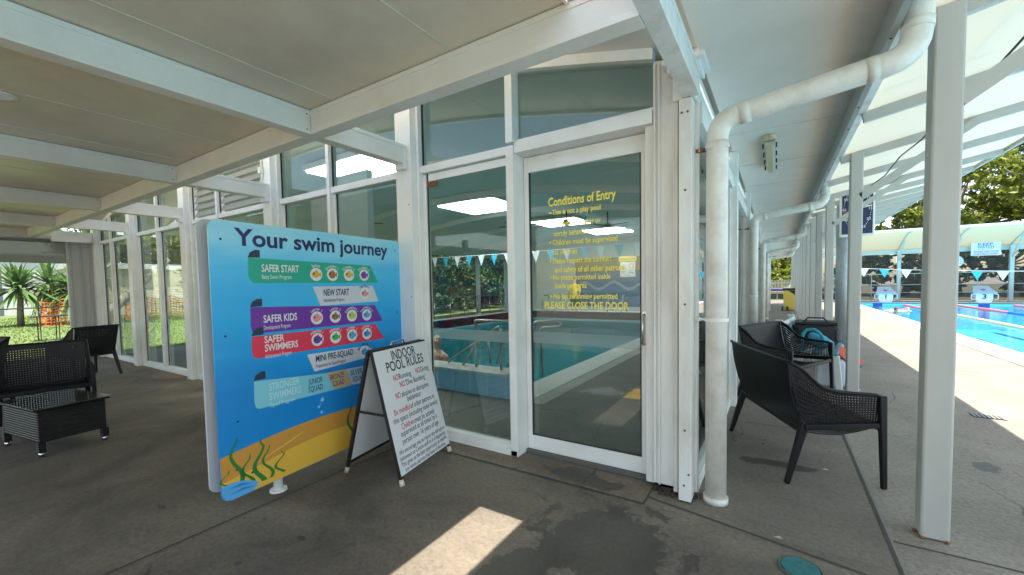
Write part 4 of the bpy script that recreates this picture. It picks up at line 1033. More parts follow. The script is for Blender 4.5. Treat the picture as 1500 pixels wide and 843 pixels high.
def net_seat(W, label, cat, name, loc, rz, group):
    t = thing(name, label, cat, loc, rz, group); h = W/2
    def mk(nm, mb, sol=.007):
        o = mb.build(nm, M['chair'], t, world=False)
        if sol: s_ = o.modifiers.new('thick', 'SOLIDIFY'); s_.thickness = sol; s_.offset = 0
        return o
    ns = max(10, int(W/.026))
    mb = MB(); net(mb, lambda u, v: Vector((-.20+.50*u, -h+.02+(W-.04)*v, .385+.06*u-.04*math.sin(math.pi*u))), 18, ns, 1, .5); mk('seat', mb)
    mb = MB(); net(mb, lambda u, v: Vector((-.20-.115*u-.02*math.sin(math.pi*u)-.02*(1-abs(2*v-1)**3), (-h+.015)+(W-.03)*v, .40+.505*u)), 20, int(W/.022), 2, .28)
    mk('backrest', mb)
    top = lerp_path([(.305, 0, .655), (.27, 0, .672), (.0, 0, .69), (-.10, 0, .725), (-.22, 0, .85), (-.315, 0, .905)])
    bot = lerp_path([(.305, 0, .47), (.1, 0, .445), (-.12, 0, .42), (-.20, 0, .41), (-.225, 0, .43), (-.235, 0, .5)])
    for sd in (-1, 1):
        def P(u, v, sd=sd):
            a, b = bot(u), top(u); p = a.lerp(b, v); return Vector((p.x, sd*(h-.015+.02*v), p.z))
        mb = MB(); net(mb, P, 36, 13, 1, .52); ar = mk('armrest', mb)
        rim = MB(); q = [Vector((top(s_/14).x, sd*(h+.004), top(s_/14).z)) for s_ in range(15)]
        rim.tube(q, .013, 8); rim.build('rim', M['chair'], ar, world=False)
    rim = MB().tube([(-.318, -h, .905), (-.335, -h*.6, .908), (-.34, 0, .908), (-.335, h*.6, .908), (-.318, h, .905)], .013, 8)
    rim.bar((.30, -h, .435), (.30, h, .435), .03, .045).bar((-.21, -h+.02, .40), (-.21, h-.02, .40), .035, .05)
    rim.bar((-.2, -h, .425), (.3, -h, .455), .035, .04).bar((-.2, h, .425), (.3, h, .455), .035, .04)
    rim.build('frame_rim', M['chair'], t, .006, world=False)
    for sx, sy in ((1, -1), (1, 1), (-1, -1), (-1, 1)):
        mb = MB()
        if sx > 0: mb.bar((.297, sy*(h+.004), .668), (.315, sy*(h+.014), .0), .040, .05, (1, 0, 0), .032, .034)
        else: mb.bar((-.19, sy*(h-.02), .45), (-.315, sy*(h+.0), .0), .05, .055, (1, 0, 0), .034, .034)
        mb.build('leg', M['chair'], t, .008, world=False)
    return t
rzb = R(24)
net_seat(1.10, 'black net garden bench nearest the viewer, seen from behind by the downpipe', 'bench', 'garden_bench', (.135, 4.235, 0), rzb, 'black net seats')
net_seat(1.08, 'black net garden bench facing the pool, behind the nearest black bench', 'bench', 'garden_bench', (.10, 6.45, 0), R(-25), 'black net seats')
net_seat(.72, 'black net armchair behind the glass-topped low table', 'armchair', 'garden_armchair', (-7.05, 1.08, 0), R(-8), 'black net seats')
net_seat(.66, 'black net armchair at the back, near the glazing, turned left', 'armchair', 'garden_armchair', (-10.35, 2.08, 0), R(200), 'black net seats')
net_seat(.66, 'black net armchair cut by the left edge of the picture', 'armchair', 'garden_armchair', (-9.0, .62, 0), R(-60), 'black net seats')

# low wicker table
t = thing('wicker_table', 'low black wicker table with a glass top and silver feet', 'table', (-6.08, .98, 0), R(9))
wk_ = bpy.data.materials.new('wicker_weave'); tt, n, l = nt(wk_); b = n['Principled BSDF']; b.inputs['Base Color'].default_value = (.014, .014, .015, 1); b.inputs['Roughness'].default_value = .4
wv = n.new('ShaderNodeTexWave'); wv.bands_direction = 'Z'; wv.inputs['Scale'].default_value = 14; wv.inputs['Distortion'].default_value = 1.5
tc = n.new('ShaderNodeTexCoord'); l.new(tc.outputs['Object'], wv.inputs[0]); bump(tt, wv.outputs['Fac'], .8, .006, b)
mb = MB()
mb.box(-.38, -.24, .13, -.36, .24, .42).box(.36, -.24, .13, .38, .24, .42).box(-.359, -.24, .13, .359, -.22, .42).box(-.359, .22, .13, .359, .24, .42)
mb.build('wicker_body', wk_, t, .006, world=False)
MB().box(-.41, -.27, .425, .41, .27, .445).build('wicker_top', wk_, t, .006, world=False)
MB().box(-.42, -.28, .448, .42, .28, .455).build('glass_top', glass('table_glass', (.9, .94, .93), .07, .9), t, .002, world=False)
for sx in (-1, 1):
    for sy in (-1, 1):
        lg = MB().box(sx*.365-.025, sy*.225-.025, .045, sx*.365+.025, sy*.225+.025, .13).build('leg', wk_, t, world=False)
        MB().tube([(sx*.365, sy*.225, 0), (sx*.365, sy*.225, .046)], .021, 10).build('silver_foot', M['steel'], lg, world=False)

# slatted pool seat with bags
t = thing('slatted_seat', 'white pool-side seat with teal back slats behind the black benches', 'bench', (.35, 7.75, 0), R(-8))
TL_ = C('teal_plastic', (.03, .25, .30)); WP = C('white_plastic', (.66, .68, .68))
for sy in (-1, 1):
    fr = MB().prism([(-.25, .0), (-.14, .0), (.02, .40), (.38, .40), (.42, .0), (.50, .0), (.46, .46), (-.05, .46), (-.20, .92), (-.29, .92), (-.12, .44)], ((0, sy*.62, 0), (1, 0, 0), (0, 0, 1)), -.03, .03)
    fr.build('side_frame', WP, t, .01, world=False)
for k in range(4):
    z = .55 + k*.1; x = -.10 - (z-.5)*.30
    MB().box(x-.012, -.66, z-.035, x+.012, .66, z+.035).build('back_slat', TL_ if k % 2 == 0 else WP, t, .006, world=False)
for k in range(5):
    x = .0+k*.1; MB().box(x-.04, -.66, .462, x+.04, .66, .484).build('seat_slat', WP if k % 2 else TL_, t, .006, world=False)
def blob(name, mat, parent, parts, vox=.02, world=True):
    mb = MB()
    for c, r_ in parts: mb.ell(c, r_, 16, 10)
    o = mb.build(name, mat, parent, world=world)
    m_ = o.modifiers.new('join', 'REMESH'); m_.mode = 'VOXEL'; m_.voxel_size = vox; m_.use_smooth_shade = True
    s_ = o.modifiers.new('soft', 'SMOOTH'); s_.iterations = 4; s_.factor = .5
    return o
t = thing('sports_bag', 'large black sports bag resting on the slatted seat', 'bag', (.52, 8.05, .49))
mb = MB().box(.22, 7.85, .49, .80, 8.25, .83); mb.build('bag_body', C('bag_black', (.012, .012, .014), .6), t, .07)
MB().box(.24, 7.83, .80, .78, 8.27, .845).build('lid_flap', C('bag_black', (.012, .012, .014), .6), t, .02)
MB().box(.75, 7.83, .56, .82, 7.95, .74).build('side_pocket', C('bag_grey', (.10, .11, .13), .6), t, .02)
MB().tube([(.35, 7.86, .84), (.4, 7.86, .91), (.6, 7.86, .91), (.65, 7.86, .84)], .012, 8).build('carry_strap', C('bag_black', (.012, .012, .014), .6), t)
t = thing('backpack', 'teal blue backpack lying against the black sports bag', 'bag', (.50, 7.62, .49))
blob('pack_body', C('pack_blue', (.06, .28, .42), .7), t, [((.53, 7.66, .58), (.13, .10, .10)), ((.60, 7.64, .55), (.12, .09, .07)), ((.46, 7.68, .63), (.07, .07, .08))])
MB().tube(arc([(.33, 7.56, .52), (.32, 7.54, .70), (.40, 7.54, .78), (.52, 7.53, .74), (.60, 7.53, .58)], .08), .022, 8).build('shoulder_strap', C('pack_teal', (.02, .30, .36), .7), t)
t = thing('swim_fins', 'orange and teal swim fins leaning at the end of the slatted seat', 'fins', (.86, 7.6, .2))
MB().bar((.74, 7.5, .50), (.98, 7.4, .30), .16, .02, (0, -.5, 1), .2, .012).build('orange_fin', C('fin_orange', (.55, .09, .05)), t, .006)
MB().bar((.78, 7.52, .42), (.96, 7.42, .24), .15, .02, (0, -.5, 1), .18, .012).build('teal_fin', C('fin_teal', (.01, .16, .20)), t, .006)
MB().bar((.74, 7.6, .46), (.80, 7.6, .003), .03, .03).build('mesh_bag_cord', C('fin_orange', (.55, .09, .05)), t)
t = thing('kit_box', 'pale plastic crate on the paving under the slatted seat', 'box', (.78, 7.35, 0))
MB().box(.48, 7.2, .003, .80, 7.5, .36).build('crate_body', C('crate', (.58, .62, .68)), t, .02)
t = thing('running_shoes', 'pair of white and purple running shoes by the second verandah post', 'shoes', (.80, 7.28, 0))
for dx, rz_ in ((0, .0), (.09, .0)):
    blob('shoe', C('shoe_purple', (.12, .08, .30), .6), t, [((.86+dx*.6, 7.22, .045), (.045, .11, .04)), ((.86+dx*.6, 7.28, .07), (.04, .055, .06))], .012)
mb = MB().box(.82, 7.1, .003, .945, 7.34, .018); mb.build('sole', C('shoe_white', (.75, .75, .78)), t, .005)
# small things on the paving
t = thing('floor_cover', 'round turquoise drain cover set in the paving', 'drain cover', (.115, 2.545, 0))
MB().tube([(.115, 2.545, .004), (.115, 2.545, .012)], .085, 28).build('lid', flat('cover_turquoise', (.03, .17, .17), .6, dirt=.7, dirtc=(.02, .07, .07), scale=22), t)
MB().lathe([(.088, .004), (.09, .010), (.10, .010), (.102, .003)], (.115, 2.545, 0), 28).build('cover_ring', C('cover_ring', (.10, .11, .10), .8), t)
t = thing('deck_drain', 'rectangular drain grate in the pool deck at the shade edge', 'drain', (1.9, 6.4, 0))
MB().box(1.78, 6.32, .002, 2.02, 6.48, .005).build('drain_pit', M['dark_gap'], t)
mb = MB()
for k in range(7): mb.box(1.79+k*.035, 6.33, .006, 1.805+k*.035, 6.47, .010)
mb.build('grate_bars', M['gutter'], t)
for i, (x, y, lab) in enumerate(((.33, 4.0, 'pale dry leaf on the paving under the nearest bench'), (-2.42, .93, 'small pale leaf on the paving below the blue poster'), (-.1, 4.35, 'dark dry leaf on the paving beside the nearest bench'), (.02, 2.79, 'tiny pale chip on the paving by the walkway joint'))):
    mb = MB().add([(x-.025, y, .006), (x, y-.009, .010), (x+.025, y+.006, .007), (x+.002, y+.012, .014)], [(0, 1, 2, 3), (3, 2, 1, 0)])
    solo('leaf', mb, C('leaf_pale' if i != 2 else 'leaf_brown', (.45, .42, .35) if i != 2 else (.05, .03, .02)), lab, 'leaf')
t = thing('wheelie_bin', 'yellow wheelie bin with a black lid far down the walkway', 'bin', (.55, 24.4, 0))
MB().prism([(.28, .06), (.78, .06), (.84, 1.0), (.24, 1.0)], ((0, 24.2, 0), (1, 0, 0), (0, 0, 1)), -.5, 0).build('bin_body', C('bin_yellow', (.68, .50, .10)), t, .02)
MB().box(.22, 24.15, 1.0, .86, 24.75, 1.09).build('lid', M['black'], t, .02)
MB().quad((.45, 24.195, .98), (.82, 24.195, .98), (.82, 24.195, .70), (.80, 24.195, .70)).build('black_corner', M['black'], t)
for x in (.22, .42): MB().tube([(x-.04, 24.18, .1), (x+.04, 24.18, .1)], .11, 16).build('wheel', M['rubber'], t)

# indoor hand rails
def rail(lab, paths):
    t = thing('pool_handrail', lab, 'handrail', paths[0][0], 0, 'stainless handrails of the indoor pool')
    for p in paths: MB().tube(arc(p, .07), .018, 10).build('rail_tube', M['rail'], t)
rail('stainless handrail entering the indoor pool, left of the two by the window', [[(-3.9, 4.72, .33), (-3.75, 5.0, .72), (-3.7, 4.75, 1.0), (-3.1, 4.75, 1.0), (-3.9, 5.6, .2)], [(-3.85, 5.35, .25), (-3.85, 5.3, .75)]])
rail('stainless handrail with looped end behind the door glass', [[(-2.85, 5.0, .28), (-2.85, 5.0, .98), (-2.45, 5.0, 1.02), (-2.40, 5.0, .93), (-2.75, 5.02, .9), (-2.75, 5.05, .22)], [(-3.5, 5.3, .25), (-2.85, 5.0, .86)]])
rail('stainless handrail sloping down the entry steps of the indoor pool', [[(-3.2, 4.7, .33), (-3.2, 4.7, .95), (-4.2, 4.75, .35)], [(-3.65, 4.72, .33), (-3.65, 4.72, .68)]])
rail('stainless handrail at the far end of the indoor pool', [[(-5.2, 16.2, .2), (-5.2, 16.4, 1.0), (-5.2, 16.9, 1.0), (-5.2, 16.9, 0)], [(-5.8, 16.2, .2), (-5.8, 16.4, 1.0), (-5.8, 16.9, 1.0), (-5.8, 16.9, 0)]])
rail('stainless ladder rail at the far left end of the indoor pool', [[(-8.2, 16.2, .2), (-8.2, 16.4, 1.0), (-8.2, 16.9, 1.0), (-8.2, 16.9, 0)], [(-8.8, 16.2, .2), (-8.8, 16.4, 1.0), (-8.8, 16.9, 1.0), (-8.8, 16.9, 0)]])

def bunting(lab, p0, p1, n_, w, h, sag):
    t = thing('bunting', lab, 'bunting', p0)
    p0, p1 = Vector(p0), Vector(p1); f = lambda s_: p0.lerp(p1, s_) - Vector((0, 0, 4*sag*s_*(1-s_)))
    MB().tube([f(i/20) for i in range(21)], .008, 6).build('cord', C('cord_white', (.75, .75, .75)), t)
    d = (p1-p0).normalized()
    for i in range(n_):
        c_ = f((i+.5)/n_); a, b = c_ - d*w/2, c_ + d*w/2; e_ = c_ - Vector((0, 0, h)); q = Vector((-d.y, d.x, 0))*.002
        MB().add([a-q, b-q, e_-q, a+q, b+q, e_+q], [(0, 1, 2), (5, 4, 3), (0, 3, 4, 1), (1, 4, 5, 2), (2, 5, 3, 0)]).build('flag', C('flag_aqua', (.03, .42, .62)) if i % 2 == 0 else C('flag_white', (.72, .78, .84)), t)
bunting('line of aqua and white flags across the indoor pool', (-12.8, 10, 2.52), (-.7, 10, 2.52), 26, .24, .32, .12)
bunting('line of aqua and white flags across the outdoor pool', (2.6, 28.6, 2.13), (24.2, 28.6, 2.0), 26, .42, .44, .45)

# ------------------------------------------------------------------ people
def capsule_body(name, mat, parent, caps, ells, vox):
    mb = MB()
    for p, q, r0, r1 in caps:
        p, q = Vector(p), Vector(q); n_ = 6
        mb.tube([p.lerp(q, i/n_) for i in range(n_+1)], [r0+(r1-r0)*i/n_ for i in range(n_+1)], 14)
        mb.ell(p, (r0, r0, r0), 12, 8).ell(q, (r1, r1, r1), 12, 8)
    for c_, r_ in ells: mb.ell(c_, r_, 16, 12)
    o = mb.build(name, mat, parent)
    m_ = o.modifiers.new('join', 'REMESH'); m_.mode = 'VOXEL'; m_.voxel_size = vox; m_.use_smooth_shade = True
    s_ = o.modifiers.new('soft', 'SMOOTH'); s_.iterations = 3; s_.factor = .5
    return o
def face(hx, hy, hz, dx, dy):
    """ellipsoids for nose, brow, chin, ears of a head centred at h looking along (dx,dy)"""
    px_, py__ = -dy, dx
    return [((hx+dx*.095, hy+dy*.095, hz-.015), (.018, .018, .026)), ((hx+dx*.075, hy+dy*.075, hz+.028), (.05, .05, .015)), ((hx+dx*.07, hy+dy*.07, hz-.085), (.038, .038, .03)), ((hx+dx*.088, hy+dy*.088, hz-.055), (.026, .026, .012)),
            ((hx+px_*.078, hy+py__*.078, hz), (.014, .014, .03)), ((hx-px_*.078, hy-py__*.078, hz), (.014, .014, .03))]
t = thing('person', 'grey-haired bather standing chest-deep in the indoor pool behind the sandwich board', 'person', (-5.45, 5.85, -.9))
hx, hy, hz = -5.45, 5.85, .44
body = capsule_body('body', M['skin'], t, [((a_[0], a_[1], a_[2]-.26), (b_[0], b_[1], b_[2]-.26), c_, d_) for a_, b_, c_, d_ in [((hx, hy, .0), (hx, hy, .40), .17, .17), ((hx-.15, hy, .42), (hx+.15, hy, .42), .085, .085), ((hx, hy, .45), (hx, hy, .6), .06, .058),
    ((hx+.20, hy, .41), (hx+.27, hy-.05, .16), .058, .05), ((hx+.27, hy-.05, .16), (hx+.2, hy-.2, -.05), .045, .036), ((hx-.20, hy, .41), (hx-.27, hy-.05, .16), .058, .05), ((hx-.27, hy-.05, .16), (hx-.2, hy-.2, -.05), .045, .036),
    ((hx-.09, hy, .0), (hx-.1, hy, -.55), .10, .07), ((hx+.09, hy, .0), (hx+.1, hy, -.55), .10, .07), ((hx-.1, hy, -.55), (hx-.1, hy, -.88), .06, .045), ((hx+.1, hy, -.55), (hx+.1, hy, -.88), .06, .045)]],
    [((hx, hy, hz), (.078, .092, .118))] + face(hx, hy, hz, .55, -.83), .014)
MB().ell((hx-.012, hy+.018, hz+.028), (.084, .092, .104), 16, 10).build('hair', M['hair_grey'], t)
k = MB()
for s_ in (-1, 1): k.ell((hx+.55*.086+s_*.83*.032, hy-.83*.086+s_*.55*.032, hz+.004), (.011, .011, .008), 8, 6)
k.build('eyes', C('eye', (.03, .02, .02)), t)
t = thing('person', 'swimmer doing freestyle in the first lane of the outdoor pool', 'person', (4.95, 27.4, -.2))
sx_, sy_ = 4.95, 27.4
capsule_body('body', M['skin'], t, [((sx_, sy_+.25, -.18), (sx_+.02, sy_+.95, -.26), .15, .12), ((sx_-.18, sy_+.22, -.13), (sx_+.18, sy_+.22, -.15), .08, .08), ((sx_, sy_+.2, -.13), (sx_, sy_+.05, -.1), .06, .06),
    ((sx_+.2, sy_+.2, -.12), (sx_+.42, sy_-.05, .02), .055, .045), ((sx_+.42, sy_-.05, .02), (sx_+.38, sy_-.4, -.10), .042, .034), ((sx_-.2, sy_+.22, -.16), (sx_-.3, sy_+.6, -.35), .055, .045),
    ((sx_-.08, sy_+.95, -.27), (sx_-.1, sy_+1.7, -.35), .085, .05), ((sx_+.1, sy_+.95, -.27), (sx_+.1, sy_+1.7, -.30), .085, .05)], [((sx_, sy_-.05, -.06), (.085, .12, .10))] + [((sx_+.1, sy_-.06, -.09), (.02, .02, .02))], .02)
MB().ell((sx_-.01, sy_-.04, -.03), (.10, .125, .10), 16, 10).build('hair', M['hair_brown'], t)
MB().ell((sx_+.1, sy_+.3, -.135), (.55, .5, .02), 14, 6).build('splash', C('foam', (.8, .85, .9)), t)
t = thing('person', 'person in a yellow shirt standing at the far end of the indoor pool', 'person', (-7.75, 17.4, 0))
hx, hy = -7.75, 17.4
capsule_body('body', M['skin'], t, [((hx-.09, hy, .9), (hx-.1, hy, .48), .085, .06), ((hx-.1, hy, .48), (hx-.1, hy, .06), .055, .04), ((hx+.09, hy, .9), (hx+.1, hy, .48), .085, .06), ((hx+.1, hy, .48), (hx+.1, hy, .06), .055, .04),
    ((hx-.1, hy, .04), (hx-.1, hy-.15, .035), .04, .035), ((hx+.1, hy, .04), (hx+.1, hy-.15, .035), .04, .035), ((hx, hy, .95), (hx, hy, 1.35), .13, .15), ((hx-.15, hy, 1.4), (hx+.15, hy, 1.4), .065, .065), ((hx, hy, 1.42), (hx, hy, 1.55), .052, .05),
    ((hx-.2, hy, 1.38), (hx-.26, hy, 1.1), .05, .042), ((hx-.26, hy, 1.1), (hx-.22, hy-.1, .84), .04, .032), ((hx+.2, hy, 1.38), (hx+.26, hy, 1.1), .05, .042), ((hx+.26, hy, 1.1), (hx+.22, hy-.1, .84), .04, .032)],
    [((hx, hy, 1.64), (.075, .09, .115))] + face(hx, hy, 1.64, 0, -1), .02)
capsule_body('shirt', C('shirt_yellow', (.75, .50, .03), .7), t, [((hx, hy, .93), (hx, hy, 1.34), .155, .172), ((hx-.17, hy, 1.385), (hx+.17, hy, 1.385), .085, .085), ((hx-.2, hy, 1.37), (hx-.24, hy, 1.18), .075, .07), ((hx+.2, hy, 1.37), (hx+.24, hy, 1.18), .075, .07)], [], .02)
capsule_body('shorts', C('shorts_navy', (.02, .025, .06), .7), t, [((hx-.09, hy, .92), (hx-.105, hy, .55), .115, .10), ((hx+.09, hy, .92), (hx+.105, hy, .55), .115, .10)], [], .02)
MB().ell((hx, hy+.015, 1.675), (.085, .092, .10), 14, 10).build('hair', M['hair_brown'], t)
# ------------------------------------------------------------------ outdoor pool furniture and far shelter
def lane_rope(x, cols, lab):
    t = thing('lane_rope', lab, 'lane rope', (x, 10, -.13), 0, 'lane ropes of the outdoor pool')
    for (a, b, c_) in cols:
        k = MB(); d = .12 if b > 20 else .16; y = a
        pts = []; rs = []
        while y < b:
            pts += [(x, y, -.115), (x, y+d*.1, -.115), (x, y+d*.85, -.115), (x, y+d*.9, -.115)]; rs += [.02, .062, .062, .02]; y += d
        k.tube(pts, rs, 8); k.build('float_line', c_, t)
RE = C('float_red', (.66, .16, .18)); YE = C('float_yellow', (.72, .52, .30)); BU = C('float_blue', (.03, .12, .50)); WH = C('float_pale', (.75, .55, .55))
lane_rope(6.35, [(28, 33.4, RE), (6, 28, YE)], 'red and yellow lane rope nearest the pool edge')
lane_rope(8.55, [(27, 33.4, RE), (10, 27, BU)], 'red and blue lane rope second from the pool edge')
lane_rope(10.8, [(27, 33.4, RE), (12, 27, BU)], 'red and blue lane rope third from the pool edge')
for i, (x, num) in enumerate(((5.62, '1'), (7.75, '2'), (9.78, '3'), (12.0, '4'))):
    t = thing('starting_block', f'white starting block marked {num} at the far end of the pool', 'starting block', (x, 34.0, 0), 0, 'starting blocks at the far pool end')
    MB().prism([(-.28, 0), (.28, 0), (.34, .25), (.34, .52), (-.34, .52), (-.34, .25)], ((x, 33.85, 0), (1, 0, 0), (0, 0, 1)), -.6, 0).build('pedestal', C('block_white', (.72, .75, .78)), t, .01)
    MB().add([(x-.48, 33.75, .52), (x+.48, 33.75, .52), (x+.30, 34.5, .92), (x-.30, 34.5, .92), (x-.48, 33.75, .56), (x+.48, 33.75, .56), (x+.30, 34.5, .96), (x-.30, 34.5, .96)],
             [(0,3,2,1),(4,5,6,7),(0,1,5,4),(1,2,6,5),(2,3,7,6),(3,0,4,7)], False).build('platform', C('block_grey', (.36, .45, .55)), t)
    MB().tube(arc([(x+.36, 33.84, .5), (x+.52, 33.84, .48), (x+.52, 33.84, .22), (x+.36, 33.84, .2)], .04), .02, 8).tube(arc([(x-.36, 33.84, .5), (x-.52, 33.84, .48), (x-.52, 33.84, .22), (x-.36, 33.84, .2)], .04), .02, 8).build('grip', C('block_white', (.72, .75, .78)), t)
    mb = MB(); text(mb, num, ((0, 33.845, 0), (1, 0, 0), (0, 0, 1)), x, .24, .36, None, .03, 'C', .002); mb.build('numeral', C('block_num', (.02, .03, .05)), t)
    mb = MB(); Bp = ((x, 33.75, .56), (1, 0, 0), Vector((0, .75, .4)).normalized())
    disc(mb, Bp, 0, .38, .11, .003); mb.build('emblem', C('emblem_blue', (.10, .16, .40)), t)
sh = thing('far_shelter_roof', 'curved cream shade roof across the far end of the pool', 'roof', (14, 35.5, 3.3))
def qa(s_): return (33.2 + 3.0*s_, 4.25 - .95*s_**1.6)
mb = MB(); q = [qa(i/8) for i in range(9)]
pl_ = [(a, b) for a, b in q] + [(a, b+.03) for a, b in q[::-1]]
for k in range(10):
    x0 = 1.75 + 2.42*k - .03; x1 = x0 + 2.40
    mb.prism(pl_, ((x0, 0, 0), (0, 1, 0), (0, 0, 1)), 0, x1-x0)
mb.build('curved_sheet', M['cream_sheet'], sh)
MB().box(1.7, 33.12, 4.22, 26, 33.2, 4.36).build('front_fascia', C('fascia_white', (.80, .82, .82)), sh)
MB().box(1.7, 36.0, 3.02, 26, 36.1, 3.3).build('rear_rail', C('frame_aqua', (.50, .60, .60)), sh)
shx = [1.7, 4.12, 6.55, 8.97, 11.4, 13.8, 16.2, 18.6, 21.0, 23.4, 25.8]
for i, x in enumerate(shx):
    t = thing('shelter_post', f'pale green post of the far pool shelter, {ORD[i]} counted from the walkway side', 'post', (x, 35.9, 0), 0, 'posts of the far pool shelter')
    MB().box(x-.09, 35.8, 0, x+.09, 35.99, 3.3).build('shaft', C('frame_aqua', (.50, .60, .60)), t, .01)
    for a, b in zip(q[:-1], q[1:]): pass
    MB().tube([(x-.0, a, b-.06) for a, b in q], .045, 8).bar((x, 35.8, 2.6), (x, 34.6, 3.75), .06, .06).build('curved_rib', C('frame_aqua', (.50, .60, .60)), t)
for i, (a, b) in enumerate(zip(shx[:-1], shx[1:])):
    t = thing('windscreen', f'dark see-through mesh windscreen behind the pool, panel {i+1} counted from the walkway side', 'screen', ((a+b)/2, 36.02, 0), 0, 'windscreen panels of the far shelter')
    MB().box(a+.1, 36.0, .05, b-.1, 36.01, 3.0).build('mesh_panel', M['mesh_dark'], t)
    k = MB()
    for z in (.55, 1.05, 1.75): k.tube([(a+.1, 35.96, z), (b-.1, 35.96, z)], .022, 6)
    k.tube([((a+b)/2-.1, 35.97, 0), ((a+b)/2-.1, 35.97, 1.75)], .02, 6); k.build('rail', C('frame_aqua', (.50, .60, .60)), t)
t = thing('keep_watch_sign', 'white Keep Watch sign on the far pool shelter', 'sign', (10.3, 35.7, 2.65))
MB().box(9.70, 35.72, 2.72, 10.92, 35.75, 3.50).build('board', C('sign_white', (.72, .75, .76)), t)
mb = MB(); Bk = ((0, 35.717, 0), (1, 0, 0), (0, 0, 1)); mb.m = 0
text(mb, 'KEEP', Bk, 9.98, 3.31, .2, .62, .02, lift=.002); text(mb, 'WATCH', Bk, 9.96, 3.15, .2, .66, .02, lift=.002)
mb.m = 2; text(mb, '@ PUBLIC POOLS', Bk, 9.99, 3.05, .1, .6, lift=.002)
mb.m = 1; text(mb, 'WHERE ARE YOUR', Bk, 9.8, 2.90, .13, 1.02, .01, lift=.002); text(mb, 'CHILDREN NOW?', Bk, 9.8, 2.77, .13, 1.02, .01, lift=.002)
mb.build('lettering', [C('kw_blue', (.02, .18, .45)), C('kw_maroon', (.22, .05, .12)), C('kw_pale', (.2, .45, .6))], t)
t = thing('wall_clock', 'round pale clock on a post of the far shelter', 'clock', (8.97, 35.7, 2.2))
MB().tube([(9.05, 35.78, 2.42), (9.05, 35.70, 2.42)], .36, 28).build('case', C('clock_rim', (.45, .62, .70)), t)
mb = MB(); Bq = ((9.05, 35.697, 2.42), (1, 0, 0), (0, 0, 1)); mb.m = 0; disc(mb, Bq, 0, 0, .31, .001); mb.m = 1
for k in range(12): a = k*math.pi/6; disc(mb, Bq, .25*math.sin(a), .25*math.cos(a), .03, .003, 8)
poly(mb, Bq, [(-.015, 0), (.015, 0), (.12, .18), (.10, .2)], .004); poly(mb, Bq, [(0, -.012), (0, .012), (-.13, .04)], .004)
mb.build('face', [C('clock_white', (.8, .8, .8)), C('clock_navy', (.015, .025, .09))], t)

# ------------------------------------------------------------------ trees and garden
def crown(rngs, blobs, per, size, flatten=.8):
    out = []
    for (cx, cy, cz, rx, ry, rz_) in blobs:
        n_ = int(per*(rx*ry*rz_)**(2/3))
        nc = max(6, n_//26)
        d = rngs.normal(size=(nc, 3)); d /= np.linalg.norm(d, axis=1)[:, None]
        rad = rngs.uniform(.45, 1.05, nc)**.6
        cc = d*rad[:, None]*np.array([rx, ry, rz_])
        idx = rngs.integers(0, nc, n_)
        p = cc[idx] + rngs.normal(0, 1, (n_, 3))*np.array([rx, ry, rz_*flatten])*.13
        p += np.array([cx, cy, cz])
        a = rngs.normal(size=(n_, 3)); a /= np.linalg.norm(a, axis=1)[:, None]
        b = np.cross(a, rngs.normal(size=(n_, 3))); b /= np.linalg.norm(b, axis=1)[:, None]
        s_ = size*rngs.uniform(.6, 1.4, n_)[:, None]
        out.append(np.stack([p - a*s_, p - b*s_*.45, p + a*s_, p + b*s_*.45], 1))
    return np.concatenate(out)
def tree(x, y, h, w, seed, label, mat='leaf_olive', bark='bark', lean=(0, 0), group=None, per=260, size=.16, low=.35, nb=11, rs=(.2, .34)):
    rg = np.random.default_rng(seed); rr = random.Random(seed)
    t = thing('tree', label, 'tree', (x, y, 0), 0, group)
    tops = []; mb = MB()
    tp = Vector((x+lean[0], y+lean[1], h*.45))
    mb.tube([(x, y, 0), (x+lean[0]*.3+.1, y+lean[1]*.3, h*.15), (x+lean[0]*.65-.05, y+lean[1]*.65, h*.3), tp], [h*.032, h*.027, h*.022, h*.018], 10)
    blobs = []
    for k in range(nb):
        a = k*2.4 + rr.random(); rad = w*.5*rr.uniform(.35, .85); zz_ = h*rr.uniform(low+.15, .88)
        e_ = Vector((x+lean[0]+rad*math.cos(a), y+lean[1]+rad*math.sin(a), zz_))
        md = tp.lerp(e_, .5) + Vector((rr.uniform(-.3, .3), rr.uniform(-.3, .3), -.2))
        mb.tube([tp - Vector((0, 0, h*.05)), md, e_], [h*.014, h*.009, h*.003], 8)
        r_ = w*rr.uniform(*rs); blobs.append((e_.x, e_.y, e_.z, r_, r_, r_*rr.uniform(.55, .8)))
    blobs.append((x+lean[0], y+lean[1], h*.86, w*rs[1]*.8, w*rs[1]*.8, h*.11))
    mb.build('trunk', M[bark], t)
    V = crown(rg, blobs, per, size); V = V[V[:, :, 2].min(1) > .15]; V -= np.array([x, y, 0])
    npmesh('crown', V, M[mat], t)
    return t
G1 = 'trees behind the outdoor pool'
